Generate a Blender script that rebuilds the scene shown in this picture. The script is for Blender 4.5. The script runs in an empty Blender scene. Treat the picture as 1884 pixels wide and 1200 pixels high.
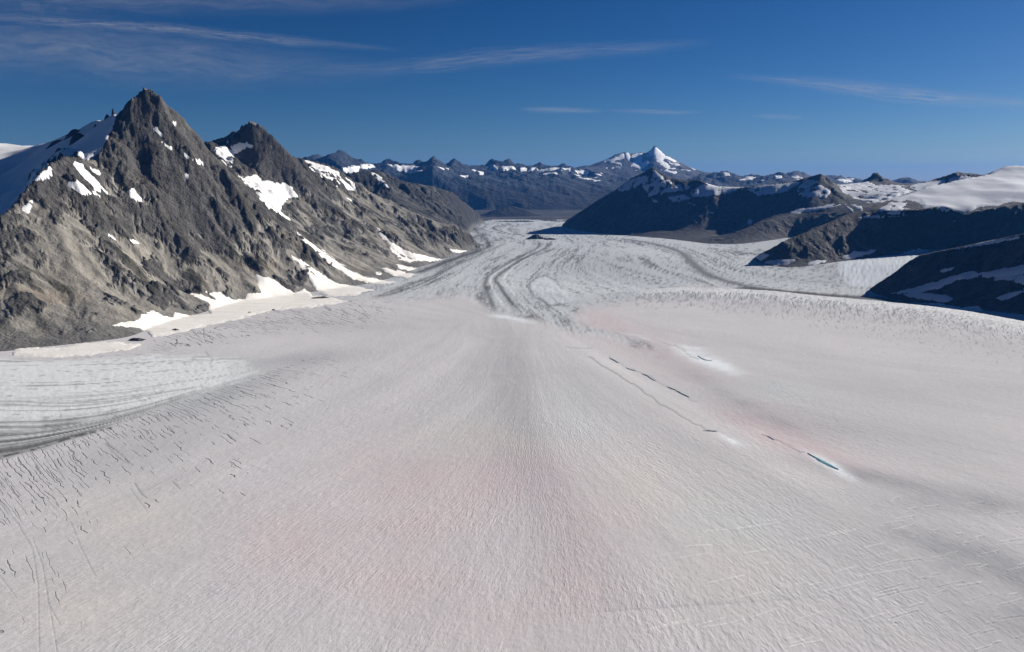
import bpy, math, time
import numpy as np
T0 = time.time()
def log(*a): print('[%.1fs]' % (time.time() - T0), *a, flush=True)

# ------------------------------------------------------------------ camera, sky, sun, exposure
sc = bpy.context.scene
CAMZ = 800.0
FPX, CU, CV, HORIZON = 1370.0, 942.0, 600.0, 330.0
PITCH = math.atan((CV - HORIZON) / FPX)
cd = bpy.data.cameras.new('camera'); cam = bpy.data.objects.new('camera', cd); sc.collection.objects.link(cam)
cam.location = (0, 0, CAMZ); cam.rotation_euler = (math.pi / 2 - PITCH, 0, 0)
cd.sensor_fit = 'HORIZONTAL'; cd.sensor_width = 36.0; cd.lens = 36.0 * FPX / 1884.0
cd.clip_start = 1.0; cd.clip_end = 400000.0
sc.camera = cam
sc.view_settings.view_transform = 'Standard'; sc.view_settings.look = 'None'
sc.view_settings.exposure = 0.74; sc.view_settings.gamma = 1.0
sc.cycles.use_denoising = True
sc.cycles.volume_bounces = 1; sc.cycles.max_bounces = 6

SUN_AZ, SUN_EL = math.radians(60.0), math.radians(22.5)      # azimuth measured from +Y towards +X
w = bpy.data.worlds.new('World'); sc.world = w; w.use_nodes = True
sd = bpy.data.lights.new('sun', 'SUN'); sun = bpy.data.objects.new('sun', sd); sc.collection.objects.link(sun)
sd.energy = 5.0; sd.angle = math.radians(0.53); sd.color = (1.0, 0.95, 0.87)
sun.rotation_euler = (math.pi / 2 - SUN_EL, 0, math.pi - SUN_AZ)

class NT:
    """small helper for node trees"""
    def __init__(s, tree): s.t = tree; s.n = tree.nodes; s.l = tree.links; s.n.clear()
    def add(s, kind, **kw):
        n = s.n.new(kind)
        for k, v in kw.items(): setattr(n, k, v)
        return n
    def put(s, sock, v):
        if hasattr(v, 'links') or isinstance(v, bpy.types.NodeSocket): s.l.new(v, sock)
        else: sock.default_value = v
    def math(s, op, a, b=0.0, c=0.0, clamp=False):
        n = s.add('ShaderNodeMath', operation=op, use_clamp=clamp)
        s.put(n.inputs[0], a); s.put(n.inputs[1], b); s.put(n.inputs[2], c)
        return n.outputs[0]
    def mix(s, f, a, b, blend='MIX'):
        n = s.add('ShaderNodeMix', data_type='RGBA', blend_type=blend, clamp_factor=True)
        s.put(n.inputs[0], f); s.put(n.inputs[6], a); s.put(n.inputs[7], b)
        return n.outputs[2]
    def noise(s, vec, scale, detail=4.0, rough=0.55, dist=0.0):
        n = s.add('ShaderNodeTexNoise'); s.l.new(vec, n.inputs['Vector'])
        n.inputs['Scale'].default_value = scale; n.inputs['Detail'].default_value = detail
        n.inputs['Roughness'].default_value = rough; n.inputs['Distortion'].default_value = dist
        return n.outputs[0]
    def smooth(s, x, a, b):
        n = s.add('ShaderNodeMapRange', interpolation_type='SMOOTHSTEP')
        s.put(n.inputs[0], x); n.inputs[1].default_value = a; n.inputs[2].default_value = b
        return n.outputs[0]
    def combine(s, x, y, z=0.0):
        n = s.add('ShaderNodeCombineXYZ'); s.put(n.inputs[0], x); s.put(n.inputs[1], y); s.put(n.inputs[2], z)
        return n.outputs[0]

def build_world():
    n = NT(w.node_tree)
    sky = n.add('ShaderNodeTexSky', sky_type='NISHITA', sun_disc=False)
    sky.sun_elevation = SUN_EL; sky.sun_rotation = SUN_AZ
    sky.altitude = 2000.0; sky.air_density = 1.0; sky.dust_density = 1.0; sky.ozone_density = 6.0
    g0 = n.mix(1.0, sky.outputs[0], (0.125, 0.125, 0.125, 1.0), 'MULTIPLY')
    gm = n.add('ShaderNodeGamma'); n.l.new(g0, gm.inputs[0]); gm.inputs[1].default_value = 1.25
    hs = n.add('ShaderNodeHueSaturation'); n.l.new(gm.outputs[0], hs.inputs['Color']); hs.inputs['Hue'].default_value = 0.503; hs.inputs['Saturation'].default_value = 1.12; hs.inputs['Value'].default_value = 4.6
    bg = n.add('ShaderNodeBackground'); n.l.new(hs.outputs[0], bg.inputs[0]); bg.inputs[1].default_value = 0.05
    out = n.add('ShaderNodeOutputWorld'); n.l.new(bg.outputs[0], out.inputs[0])
build_world()

# ------------------------------------------------------------------ numeric tools
def smoothstep(x, a, b):
    t = np.clip((x - a) / (b - a), 0, 1); return t * t * (3 - 2 * t)

def h2(ix, iy, seed):
    h = (ix.astype(np.uint32) * np.uint32(374761393)) ^ (iy.astype(np.uint32) * np.uint32(668265263)) ^ np.uint32((seed * 2246822519) & 0xffffffff)
    h = (h ^ (h >> np.uint32(13))) * np.uint32(1274126177)
    return h ^ (h >> np.uint32(16))
ANG = np.linspace(0, 2 * np.pi, 257)[:256]
GX, GY = np.cos(ANG).astype(np.float32), np.sin(ANG).astype(np.float32)

def perlin(x, y, seed=0):
    fx = np.floor(x); fy = np.floor(y)
    dx = (x - fx).astype(np.float32); dy = (y - fy).astype(np.float32)
    ix = fx.astype(np.int64); iy = fy.astype(np.int64)
    u = dx * dx * dx * (dx * (dx * 6 - 15) + 10); v = dy * dy * dy * (dy * (dy * 6 - 15) + 10)
    def g(ox, oy):
        k = h2(ix + ox, iy + oy, seed) & np.uint32(255)
        return GX[k] * (dx - ox) + GY[k] * (dy - oy)
    a = g(0, 0); b = g(1, 0); a = a + u * (b - a)
    c = g(0, 1); b = g(1, 1); c = c + u * (b - c)
    return (a + v * (c - a)) * 1.5

def fbm(x, y, wl, octv=4, gain=0.5, seed=0, ridged=False):
    s = np.zeros(np.shape(x), np.float32); a = 1.0; tot = 0
    for i in range(octv):
        p = perlin(x / wl + 17.3 * i, y / wl - 9.1 * i, seed + i)
        if ridged: p = 1 - 2 * np.abs(p)
        s += a * p; tot += a; a *= gain; wl *= 0.5
    return s / tot

def erosion(x, y, gx, gy, wl, octv, seed, branch=0.9, gain=0.52):
    """gullies that run down the slope (gx, gy); returns about -1..1 and the offset of the finest octaves"""
    out = np.zeros(x.shape, np.float32); a = 1.0; tot = 0.0; fine = np.zeros(x.shape, np.float32)
    sl = np.hypot(gx, gy) + 1e-6; gx = gx / sl; gy = gy / sl
    for o in range(octv):
        X = x / wl; Y = y / wl; fx = np.floor(X); fy = np.floor(Y)
        ix = fx.astype(np.int64); iy = fy.astype(np.int64); dx = (X - fx).astype(np.float32); dy = (Y - fy).astype(np.float32)
        n = np.sqrt(gx * gx + gy * gy) + 1e-6; qx = (-gy / n).astype(np.float32); qy = (gx / n).astype(np.float32)
        H = np.zeros(x.shape, np.float32); D = np.zeros(x.shape, np.float32); W = np.zeros(x.shape, np.float32)
        for ox in (-1, 0, 1):
            for oy in (-1, 0, 1):
                k = h2(ix + ox, iy + oy, seed + o * 7)
                jx = (k & np.uint32(1023)).astype(np.float32) / 1023.0; jy = ((k >> np.uint32(10)) & np.uint32(1023)).astype(np.float32) / 1023.0
                vx = dx - ox - jx; vy = dy - oy - jy
                wt = np.exp(-2.6 * (vx * vx + vy * vy))
                ph = 6.2832 * (vx * qx + vy * qy)
                H += wt * np.cos(ph); D -= wt * np.sin(ph); W += wt
        H /= W; D /= W
        out += a * H; tot += a
        if o >= 2: fine += a * H
        gx = gx + branch * D * qx; gy = gy + branch * D * qy
        a *= gain; wl *= 0.5
    return out / tot, fine / tot

def ray(u, v):
    a = (u - CU) / FPX; b = (CV - v) / FPX
    Y = math.cos(PITCH) + b * math.sin(PITCH); Z = -math.sin(PITCH) + b * math.cos(PITCH)
    return a / Y, Z / Y
def P(u, v, d):
    t, e = ray(u, v); return (t * d, d, CAMZ + e * d)
def project(x, y, z):
    a = x; dy = y; dz = z - CAMZ
    f = dy * math.cos(PITCH) - dz * math.sin(PITCH); up = dy * math.sin(PITCH) + dz * math.cos(PITCH)
    return CU + FPX * a / f, CV - FPX * up / f

def seg_dist(px, py, pts):
    """distance of points to a polyline, with signed side (left positive) and the arc position 0..1"""
    pts = np.asarray(pts, np.float64)[:, :2]
    best = np.full(px.shape, 1e12); side = np.zeros(px.shape, np.float32); pos = np.zeros(px.shape, np.float32)
    L = np.hypot(*(pts[1:] - pts[:-1]).T); cum = np.concatenate([[0], np.cumsum(L)]); tot = cum[-1]
    for i in range(len(pts) - 1):
        ax, ay = pts[i]; bx, by = pts[i + 1]; dx, dy = bx - ax, by - ay; q = dx * dx + dy * dy + 1e-9
        t = np.clip(((px - ax) * dx + (py - ay) * dy) / q, 0, 1)
        ex = px - ax - t * dx; ey = py - ay - t * dy; d = ex * ex + ey * ey
        m = d < best
        best = np.where(m, d, best); side = np.where(m, np.sign(dx * (py - ay) - dy * (px - ax)), side)
        pos = np.where(m, (cum[i] + t * L[i]) / tot, pos)
    return np.sqrt(best), side, pos

def in_poly(px, py, poly):
    c = np.zeros(px.shape, bool); n = len(poly)
    for i in range(n):
        x0, y0 = poly[i][:2]; x1, y1 = poly[(i + 1) % n][:2]
        if y0 == y1: continue
        m = (y0 > py) != (y1 > py)
        c ^= m & (px < (x1 - x0) * (py - y0) / (y1 - y0) + x0)
    return c
def poly_sd(px, py, poly):
    """signed distance to a polygon, positive inside; only near its box"""
    d, _, _ = seg_dist(px, py, list(poly) + [poly[0]])
    return np.where(in_poly(px, py, poly), d, -d)

def densify(pts, step):
    out = []
    pts = [np.asarray(p, float) for p in pts]
    for a, b in zip(pts[:-1], pts[1:]):
        n = max(1, int(np.linalg.norm((b - a)[:2]) / step))
        for k in range(n): out.append(a + (b - a) * k / n)
    out.append(pts[-1]); return np.array(out)

def curve(pts, sub=8):
    """Catmull-Rom through the points"""
    p = np.asarray(pts, float); p = np.vstack([2 * p[0] - p[1], p, 2 * p[-1] - p[-2]]); out = []
    for i in range(1, len(p) - 2):
        for k in range(sub):
            t = k / sub
            out.append(0.5 * (2 * p[i] + (p[i + 1] - p[i - 1]) * t + (2 * p[i - 1] - 5 * p[i] + 4 * p[i + 1] - p[i + 2]) * t * t + (3 * p[i] - p[i - 1] - 3 * p[i + 1] + p[i + 2]) * t ** 3))
    out.append(p[-2]); return np.array(out)

class Field:
    """a plan grid on which heights given along lines are spread by relaxation"""
    def __init__(s, x0, x1, y0, y1, h):
        s.x0, s.y0, s.h = x0, y0, h; s.nx = int((x1 - x0) / h) + 1; s.ny = int((y1 - y0) / h) + 1
        s.sum = np.zeros((s.ny, s.nx)); s.cnt = np.zeros((s.ny, s.nx))
        s.X, s.Y = np.meshgrid(x0 + h * np.arange(s.nx), y0 + h * np.arange(s.ny))
    def line(s, pts, wt=1.0):
        p = densify(pts, s.h * 0.4)
        i = np.round((p[:, 0] - s.x0) / s.h).astype(int); j = np.round((p[:, 1] - s.y0) / s.h).astype(int)
        m = (i >= 0) & (i < s.nx) & (j >= 0) & (j < s.ny)
        np.add.at(s.sum, (j[m], i[m]), p[m, 2] * wt); np.add.at(s.cnt, (j[m], i[m]), wt)
    def fix(s, mask, val):
        s.sum[mask] = val[mask] if np.ndim(val) else val; s.cnt[mask] = 1.0
    def solve(s, iters=70):
        lv = [(s.sum, s.cnt)]
        while min(lv[-1][0].shape) > 12:
            a, c = lv[-1]; ny, nx = a.shape
            a = np.pad(a, ((0, ny % 2), (0, nx % 2))); c = np.pad(c, ((0, ny % 2), (0, nx % 2)))
            m = c > 0; a = np.where(m, a / np.maximum(c, 1e-9), 0); c = m.astype(float)
            f = lambda q: q[::2, ::2] + q[1::2, ::2] + q[::2, 1::2] + q[1::2, 1::2]
            lv.append((f(a), f(c)))
        z = None
        for k, (a, c) in enumerate(reversed(lv)):
            m = c > 0; v = np.where(m, a / np.maximum(c, 1e-9), 0)
            if z is None: z = np.full(a.shape, v[m].mean() if m.any() else 0.0)
            else:
                ny, nx = a.shape; zz = np.repeat(np.repeat(z, 2, 0), 2, 1)
                zz = np.pad(zz, ((0, 2), (0, 2)), mode='edge')[:ny, :nx]; z = zz
            for it in range(iters if k > 3 else 400):
                z = np.where(m, v, z); q = np.pad(z, 1, mode='edge')
                z = 0.25 * (q[:-2, 1:-1] + q[2:, 1:-1] + q[1:-1, :-2] + q[1:-1, 2:])
            z = np.where(m, v, z)
        s.z = z; return z
    def sample(s, grid, x, y):
        fx = np.clip((x - s.x0) / s.h, 0, s.nx - 1.001); fy = np.clip((y - s.y0) / s.h, 0, s.ny - 1.001)
        i = fx.astype(int); j = fy.astype(int); a = fx - i; b = fy - j
        return (grid[j, i] * (1 - a) + grid[j, i + 1] * a) * (1 - b) + (grid[j + 1, i] * (1 - a) + grid[j + 1, i + 1] * a) * b

def blur(a, n):
    for _ in range(n):
        q = np.pad(a, 1, mode='edge'); a = (q[:-2, 1:-1] + q[2:, 1:-1] + q[1:-1, :-2] + q[1:-1, 2:] + 4 * a) / 8
    return a
def dist_layers(mask, n):
    """how many cells (up to n) a cell lies from the mask"""
    d = np.full(mask.shape, n, np.float32); m = mask.copy(); d[m] = 0
    for k in range(1, n):
        q = np.pad(m, 1); m2 = m | q[:-2, 1:-1] | q[2:, 1:-1] | q[1:-1, :-2] | q[1:-1, 2:]
        if k % 2: m2 |= q[:-2, :-2] | q[2:, 2:] | q[2:, :-2] | q[:-2, 2:]
        d[m2 & ~m] = k; m = m2
    return d
# ------------------------------------------------------------------ the ice surface
def zbase(x, y):
    z = -0.012 * np.maximum(0, np.minimum(y, 17000) - 3000) - 0.004 * np.maximum(0, y - 17000)
    r = np.maximum(0, x - 2750.0)
    return z + np.minimum(0.075 * r * r / (r + 500.0), 330.0) * smoothstep(y, 5700, 7200) * (1 - smoothstep(y, 12500, 14500))
DD = np.exp(np.linspace(math.log(900), math.log(90000), 5000))
def ground(u, v, fn):
    t, e = ray(u, v); f = CAMZ + e * DD - fn(t * DD, DD)
    k = np.argmax(f < 0)
    if f[k] >= 0: k = len(DD) - 1
    k = max(k, 1); a = f[k - 1] / (f[k - 1] - f[k]); d = DD[k - 1] + a * (DD[k] - DD[k - 1])
    return (t * d, d)
def L0(pix): return curve([ground(u, v, zbase) for u, v in pix], 5)
CREST = L0([(1120, 552), (1180, 541), (1260, 536), (1400, 541), (1500, 551), (1620, 562), (1750, 577), (1884, 602), (2050, 640)])
DOME = L0([(950, 585), (975, 640), (1000, 740), (1030, 830), (1110, 950), (1200, 1120)])
ROLL = L0([(1040, 650), (1120, 700), (1250, 785), (1400, 875), (1550, 962), (1700, 1062), (1884, 1185), (2050, 1300)])
BULGE = ground(1180, 480, zbase)
def zice(x, y):
    x = np.asarray(x, float); y = np.asarray(y, float)
    z = zbase(x, y)
    d, s, p = seg_dist(x, y, CREST)
    k = smoothstep(p, 0.0, 0.22)
    z = z + k * np.where(s > 0, 22 * np.exp(-(d / 260) ** 2) - 62 * smoothstep(d, 20, 380) * (1 - smoothstep(d, 900, 2600)), 22 * np.exp(-(d / 520) ** 2))
    d, s, p = seg_dist(x, y, DOME); z = z + 13 * np.exp(-(d / np.where(s > 0, 330, 150)) ** 2) * np.sin(np.pi * np.clip(p, 0.02, 1)) ** 0.5
    d, s, p = seg_dist(x, y, ROLL); z = z + 7 * np.exp(-(d / np.where(s > 0, 120, 210)) ** 2) * smoothstep(p, 0, 0.15)
    z = z + 45 * np.exp(-(((x - BULGE[0]) / 750) ** 2 + ((y - BULGE[1]) / 1500) ** 2))
    z = z + 4.0 * fbm(x, y, 700, 3, 0.5, 5) * smoothstep(np.hypot(x, y), 500, 2500)
    return z
def G(u, v): return ground(u, v, zice)
def Gz(u, v, dz=0.0):
    x, y = G(u, v); return (x, y, float(zice(np.array([x]), np.array([y]))[0]) + dz)

ICE_POLY = [(-900, 640), (-400, 640), (-120, 650), (0, 655), (60, 643), (130, 637), (200, 631), (268, 624), (285, 602), (330, 588), (385, 574), (440, 556), (500, 548),
    (560, 540), (600, 535), (650, 527), (700, 520), (745, 510), (785, 491), (830, 471), (868, 459), (886, 450), (872, 438), (866, 427), (872, 417), (890, 410), (912, 404),
    (960, 402), (1010, 404), (1034, 409), (1036, 418), (1075, 427), (1130, 432), (1200, 438), (1270, 446), (1300, 453), (1330, 456), (1380, 449), (1425, 442), (1470, 434), (1500, 436),
    (1440, 452), (1402, 462), (1389, 470), (1386, 479), (1410, 490), (1440, 498), (1470, 493), (1500, 489), (1560, 480), (1620, 472), (1700, 462), (1800, 452), (1830, 458),
    (1760, 468), (1695, 484), (1650, 511), (1606, 530), (1598, 540), (1640, 550), (1700, 558), (1770, 567), (1884, 580), (2100, 602), (2700, 660), (2700, 1350), (-900, 1350)]
ICE_W = [G(*p) for p in ICE_POLY]
log('ice polygon')

# ------------------------------------------------------------------ near mountains: ridges, spurs and hollows as lines (pixel u, v and distance ahead in km)
def K(*pts): return [P(u, v, d * 1000.0) for u, v, d in pts]
def plane(y, t):
    xs = np.linspace(-8.6, t * y, 14); return [(x * 1000.0, y * 1000.0, 542 + 150.0 * (y - 5.2) - 25.0 * (x + 0.68 * y)) for x in xs]
RIDGES = [
 # the sharp peak on the left
 ('peak', K((265, 160, 6.0), (278, 172, 6.0), (297, 182, 6.03), (318, 205, 6.07), (332, 212, 6.1), (350, 232, 6.15), (370, 258, 6.2), (392, 287, 6.25), (420, 315, 6.3), (450, 341, 6.3), (500, 384, 6.3), (545, 424, 6.28), (600, 470, 6.2), (650, 503, 6.12), (685, 520, 6.05))),
 ('peak', K((265, 160, 6.0), (256, 172, 5.97), (250, 184, 5.95), (247, 171, 5.93), (238, 183, 5.9), (222, 207, 5.85), (208, 235, 5.75), (194, 262, 5.6), (184, 285, 5.5), (166, 300, 5.35), (150, 292, 5.25), (122, 289, 5.15), (95, 302, 5.0), (60, 338, 4.75), (25, 382, 4.5), (0, 404, 4.35), (-60, 440, 4.15), (-200, 500, 3.9), (-400, 570, 3.8))),
 ('peak', K((297, 182, 6.0), (285, 235, 5.88), (300, 290, 5.75), (335, 345, 5.65), (360, 420, 5.5), (420, 490, 5.35), (470, 528, 5.22))),
 ('peak', K((184, 285, 5.5), (210, 330, 5.35), (240, 380, 5.2), (250, 430, 5.05), (300, 500, 4.9), (340, 550, 4.85))),
 ('peak', K((60, 338, 4.75), (90, 400, 4.55), (120, 450, 4.4), (150, 520, 4.2), (215, 575, 4.05))),
 ('peak', K((25, 382, 4.5), (20, 460, 4.2), (30, 540, 3.9), (70, 600, 3.75))),
 # snow saddle and ice cap behind it, far left
 ('cap', K((213, 212, 6.15), (190, 220, 6.6), (150, 238, 7.6), (110, 258, 8.8), (80, 271, 9.6), (40, 269, 9.9), (0, 264, 10.2), (-150, 250, 10.6), (-500, 240, 10.8))),
 ('capfloor', plane(5.2, -.67)), ('capfloor', plane(5.7, -.66)), ('capfloor', plane(6.2, -.655)), ('capfloor', plane(6.8, -.65)), ('capfloor', plane(7.4, -.64)), ('capfloor', plane(8.1, -.635)), ('capfloor', plane(8.9, -.63)),
 # second peak
 ('peak2', K((462, 222, 8.0), (440, 241, 8.08), (418, 256, 8.2), (395, 272, 8.3), (370, 285, 8.4), (330, 295, 8.5))),
 ('peak2', K((462, 222, 8.0), (480, 236, 8.0), (500, 254, 8.0), (520, 275, 8.0), (540, 300, 8.0), (560, 327, 7.98), (600, 368, 7.9), (640, 400, 7.8), (690, 440, 7.6), (730, 478, 7.4), (755, 497, 7.25))),
 ('peak2', K((462, 222, 8.0), (462, 270, 7.85), (450, 305, 7.72), (440, 326, 7.65))),
 ('peak2', K((540, 300, 8.0), (520, 330, 7.85), (545, 380, 7.55), (600, 430, 7.2), (650, 470, 6.9), (700, 503, 6.7))),
 ('bowl', K((470, 335, 7.45), (500, 352, 7.25), (520, 385, 7.0), (550, 425, 6.75), (600, 474, 6.5), (660, 512, 6.3))),
 # broad slabby mountain with snow patches
 ('slab', K((544, 292, 9.2), (585, 298, 9.3), (620, 312, 9.4), (658, 340, 9.5), (690, 362, 9.55), (720, 380, 9.6), (771, 394, 9.65), (805, 409, 9.7), (839, 415, 9.75), (865, 432, 9.8), (884, 449, 9.85))),
 ('slab', K((544, 292, 9.2), (500, 290, 9.6), (420, 290, 10.2), (300, 300, 10.8))),
 ('slab', K((620, 312, 9.4), (650, 360, 9.1), (690, 395, 8.8), (740, 430, 8.4), (775, 462, 8.1), (800, 480, 7.95))),
 # the farther wall beyond it
 ('wall', K((640, 322, 12.5), (690, 312, 13.0), (735, 333, 13.6), (790, 342, 14.2), (828, 352, 14.8), (858, 375, 15.4), (878, 391, 16.1), (890, 399, 16.8))),
 ('wall', K((690, 312, 13.0), (730, 360, 12.4), (775, 385, 12.0), (810, 405, 11.7))),
 ('wall', K((790, 342, 14.2), (820, 375, 13.8), (850, 398, 13.4))),
 ('wall', K((640, 322, 12.5), (600, 318, 13.0), (500, 318, 13.5), (380, 320, 14.0))),
 # right: dark ridge with the horn
 ('horn', K((1035, 412, 15.4), (1062, 393, 15.2), (1100, 369, 15.0), (1140, 345, 14.8), (1163, 327, 14.5), (1182, 319, 14.3), (1192, 312, 14.2), (1203, 307, 14.1), (1212, 315, 14.0), (1228, 327, 13.9), (1262, 331, 13.8), (1290, 330, 13.6), (1305, 346, 13.4), (1350, 347, 13.2), (1400, 340, 13.1), (1450, 336, 12.9), (1480, 328, 12.8), (1500, 322, 12.7))),
 ('horn', K((1203, 307, 14.1), (1195, 340, 13.7), (1215, 370, 13.3), (1235, 400, 12.8), (1240, 428, 12.3))),
 ('horn', K((1350, 347, 13.2), (1370, 385, 12.5), (1355, 420, 11.9), (1345, 440, 11.4))),
 ('horn', K((1163, 327, 14.5), (1130, 365, 14.2), (1120, 400, 13.9))),
 # rocky point to its right
 ('point', K((1500, 322, 12.7), (1511, 319, 12.6), (1522, 326, 12.5), (1536, 340, 12.4), (1560, 360, 12.2), (1600, 375, 12.0))),
 ('point', K((1511, 319, 12.6), (1505, 350, 12.1), (1478, 392, 11.5), (1400, 408, 11.1), (1345, 436, 10.7), (1318, 451, 10.4))),
 # snow col and dark pyramid
 ('pyramid', K((1536, 342, 12.8), (1570, 338, 13.4), (1596, 332, 13.6), (1604, 322, 13.6), (1613, 318, 13.6), (1624, 328, 13.6), (1640, 338, 13.6), (1680, 340, 13.4), (1720, 335, 13.2))),
 # rocky crest behind the snow dome
 ('crest', K((1715, 331, 13.2), (1740, 324, 13.1), (1762, 316, 13.0), (1785, 320, 13.0), (1800, 321, 12.8), (1830, 322, 12.6))),
 # right snow dome with the dark slope
 ('dome', K((1390, 472, 8.35), (1440, 446, 7.75), (1500, 420, 8.05), (1560, 396, 8.35), (1610, 377, 8.65), (1650, 364, 8.95), (1700, 347, 9.35), (1760, 334, 9.8), (1820, 322, 10.2), (1850, 306, 10.5), (1884, 308, 10.5), (1960, 285, 10.6), (2200, 270, 10.8), (2700, 260, 11.2))),
 ('domestep', K((1625, 388, 8.3), (1690, 386, 8.28), (1740, 380, 8.35), (1770, 399, 8.2), (1830, 384, 8.25), (1884, 374, 8.3), (2100, 352, 8.4))),
 # dark spur in front right
 ('spur', K((1600, 531, 6.05), (1648, 502, 6.0), (1672, 482, 6.0), (1692, 469, 6.05), (1722, 463, 6.0), (1750, 457, 5.95), (1800, 447, 5.85), (1884, 430, 5.6), (2000, 400, 5.5), (2300, 340, 5.5))),
]
F = Field(-9000, 11000, 1500, 21500, 20.0)
ridge_mask = np.zeros((F.ny, F.nx), bool)
for nm, pts in RIDGES: F.line(pts)
ridge_mask = F.cnt > 0
# what lies out of sight behind the crests
def back(z, *pts): F.line([(x * 1000.0, y * 1000.0, z) for x, y in pts])
back(500, (-3.4, 10.8), (-4.4, 11.6), (-6.5, 12.4), (-9, 12.8))
back(250, (-2.6, 12.0), (-5, 13.9), (-9, 14.2)); back(150, (-3, 16.5), (-5, 16.5), (-9, 16.5))
back(-260, (-9, 20.5), (11, 20.5)); back(-230, (-1.0, 18.5), (2.0, 18.0))
back(150, (3.6, 16.5), (5.0, 15.2)); back(560, (6.6, 12.2), (8, 12.2), (11, 12.5)); back(400, (5.5, 15.2), (8, 15), (11, 15))
back(420, (5.3, 11.2), (5.9, 11.2))
back(120, (5.2, 7.6), (7, 7.4), (11, 7.6)); back(520, (7.5, 5.0), (11, 4.5))
gm = in_poly(F.X, F.Y, ICE_W)
ZI = zice(F.X, F.Y)
depth = dist_layers(~gm, 14)
F.fix(gm & ~ridge_mask, ZI - 6 - 10.0 * depth)
F.solve(); HB = F.z
log('near relief solved')
HBs = blur(HB, 6); GYg, GXg = np.gradient(HBs, F.h)
RIDGE_D = blur(dist_layers(ridge_mask, 16), 4) * F.h

# ------------------------------------------------------------------ sight-line grids (columns x / y, rows y): fine near the eye, coarse far off
T_IN = np.arange(-0.80, 0.8001, 1 / 745.0)
T_OUT = 0.80 + 0.012 * np.arange(1, 46) ** 1.15
TT = np.concatenate([-T_OUT[::-1], T_IN, T_OUT])
def grid(ys):
    Y = np.repeat(ys[:, None], len(TT), 1); return TT[None, :] * Y, Y
Y_ICE = CAMZ / np.linspace(CAMZ / 1000.0, CAMZ / 18500.0, 560)
Y_NEAR = np.exp(np.arange(math.log(2600), math.log(21000), 1 / 330.0))
Y_FAR = np.exp(np.arange(math.log(19500), math.log(47500), 1 / 210.0))

NX, NY = grid(Y_NEAR)
nb = F.sample(HB, NX, NY); ngx = F.sample(GXg, NX, NY); ngy = F.sample(GYg, NX, NY)
rd = F.sample(RIDGE_D, NX, NY)
zi_n = F.sample(ZI, NX, NY)
near_domain = (NX > F.x0 + 40) & (NX < F.x0 + F.h * F.nx - 60)
need = (nb > zi_n - 45) & near_domain
U0, V0 = project(NX, NY, nb)
log('near grid', NX.shape, need.sum())
def take(m, *arr): return [a[m] for a in arr]
def tag(o, label, cat=None, kind=None, group=None):
    o['label'] = label
    if cat: o['category'] = cat
    if kind: o['kind'] = kind
    if group: o['group'] = group
    return o
def put_mesh(name, co, q, mat, parent=None, smooth=True, attrs=None, ids=None):
    me = bpy.data.meshes.new(name); k = q.shape[1]; inv = q.reshape(-1)
    me.vertices.add(len(co)); me.vertices.foreach_set('co', np.ascontiguousarray(co, np.float32).ravel())
    me.loops.add(len(inv)); me.loops.foreach_set('vertex_index', inv.astype(np.int32))
    me.polygons.add(len(q)); me.polygons.foreach_set('loop_start', np.arange(0, len(inv), k, dtype=np.int32))
    me.polygons.foreach_set('use_smooth', np.full(len(q), smooth))
    for nm, a in (attrs or {}).items():
        if a.ndim == 2:
            at = me.attributes.new(nm, 'FLOAT_COLOR', 'POINT'); c = np.ones((len(co), 4), np.float32); c[:, :3] = a
            at.data.foreach_set('color', c.ravel())
        else:
            at = me.attributes.new(nm, 'FLOAT', 'POINT'); at.data.foreach_set('value', np.ascontiguousarray(a, np.float32))
    me.update(calc_edges=True); me.materials.append(mat)
    o = bpy.data.objects.new(name, me); sc.collection.objects.link(o)
    if parent: o.parent = parent
    return o
def make_mesh(name, X, Y, Z, faces_mask, mat, parent=None, smooth=True, attrs=None):
    """one mesh object out of the quads of a grid for which faces_mask holds"""
    j, i = np.nonzero(faces_mask); n = X.shape[1]
    q = np.stack([j * n + i, j * n + i + 1, (j + 1) * n + i + 1, (j + 1) * n + i], 1)
    ids, inv = np.unique(q, return_inverse=True)
    co = np.stack([X.ravel()[ids], Y.ravel()[ids], Z.ravel()[ids]], 1)
    at = {k: (a.reshape(-1, 3)[ids] if a.ndim == 3 else a.ravel()[ids]) for k, a in (attrs or {}).items()}
    return put_mesh(name, co, inv.reshape(-1, 4), mat, parent, smooth, at)
def quad_any(m): return m[:-1, :-1] | m[1:, :-1] | m[:-1, 1:] | m[1:, 1:]
def quad_all(m): return m[:-1, :-1] & m[1:, :-1] & m[:-1, 1:] & m[1:, 1:]
def components(m):
    """labels of the connected pieces of a face mask"""
    lab = np.where(m, np.arange(1, m.size + 1).reshape(m.shape), 0)
    for _ in range(4000):
        q = np.pad(lab, 1); new = np.maximum.reduce([q[:-2, 1:-1], q[2:, 1:-1], q[1:-1, :-2], q[1:-1, 2:], lab]); new[~m] = 0
        if (new == lab).all(): break
        lab = new
    return lab
def lerp(a, b, t): return a + (b - a) * t[..., None]
def grid_blur(a, n):
    return blur(a, n)

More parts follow.
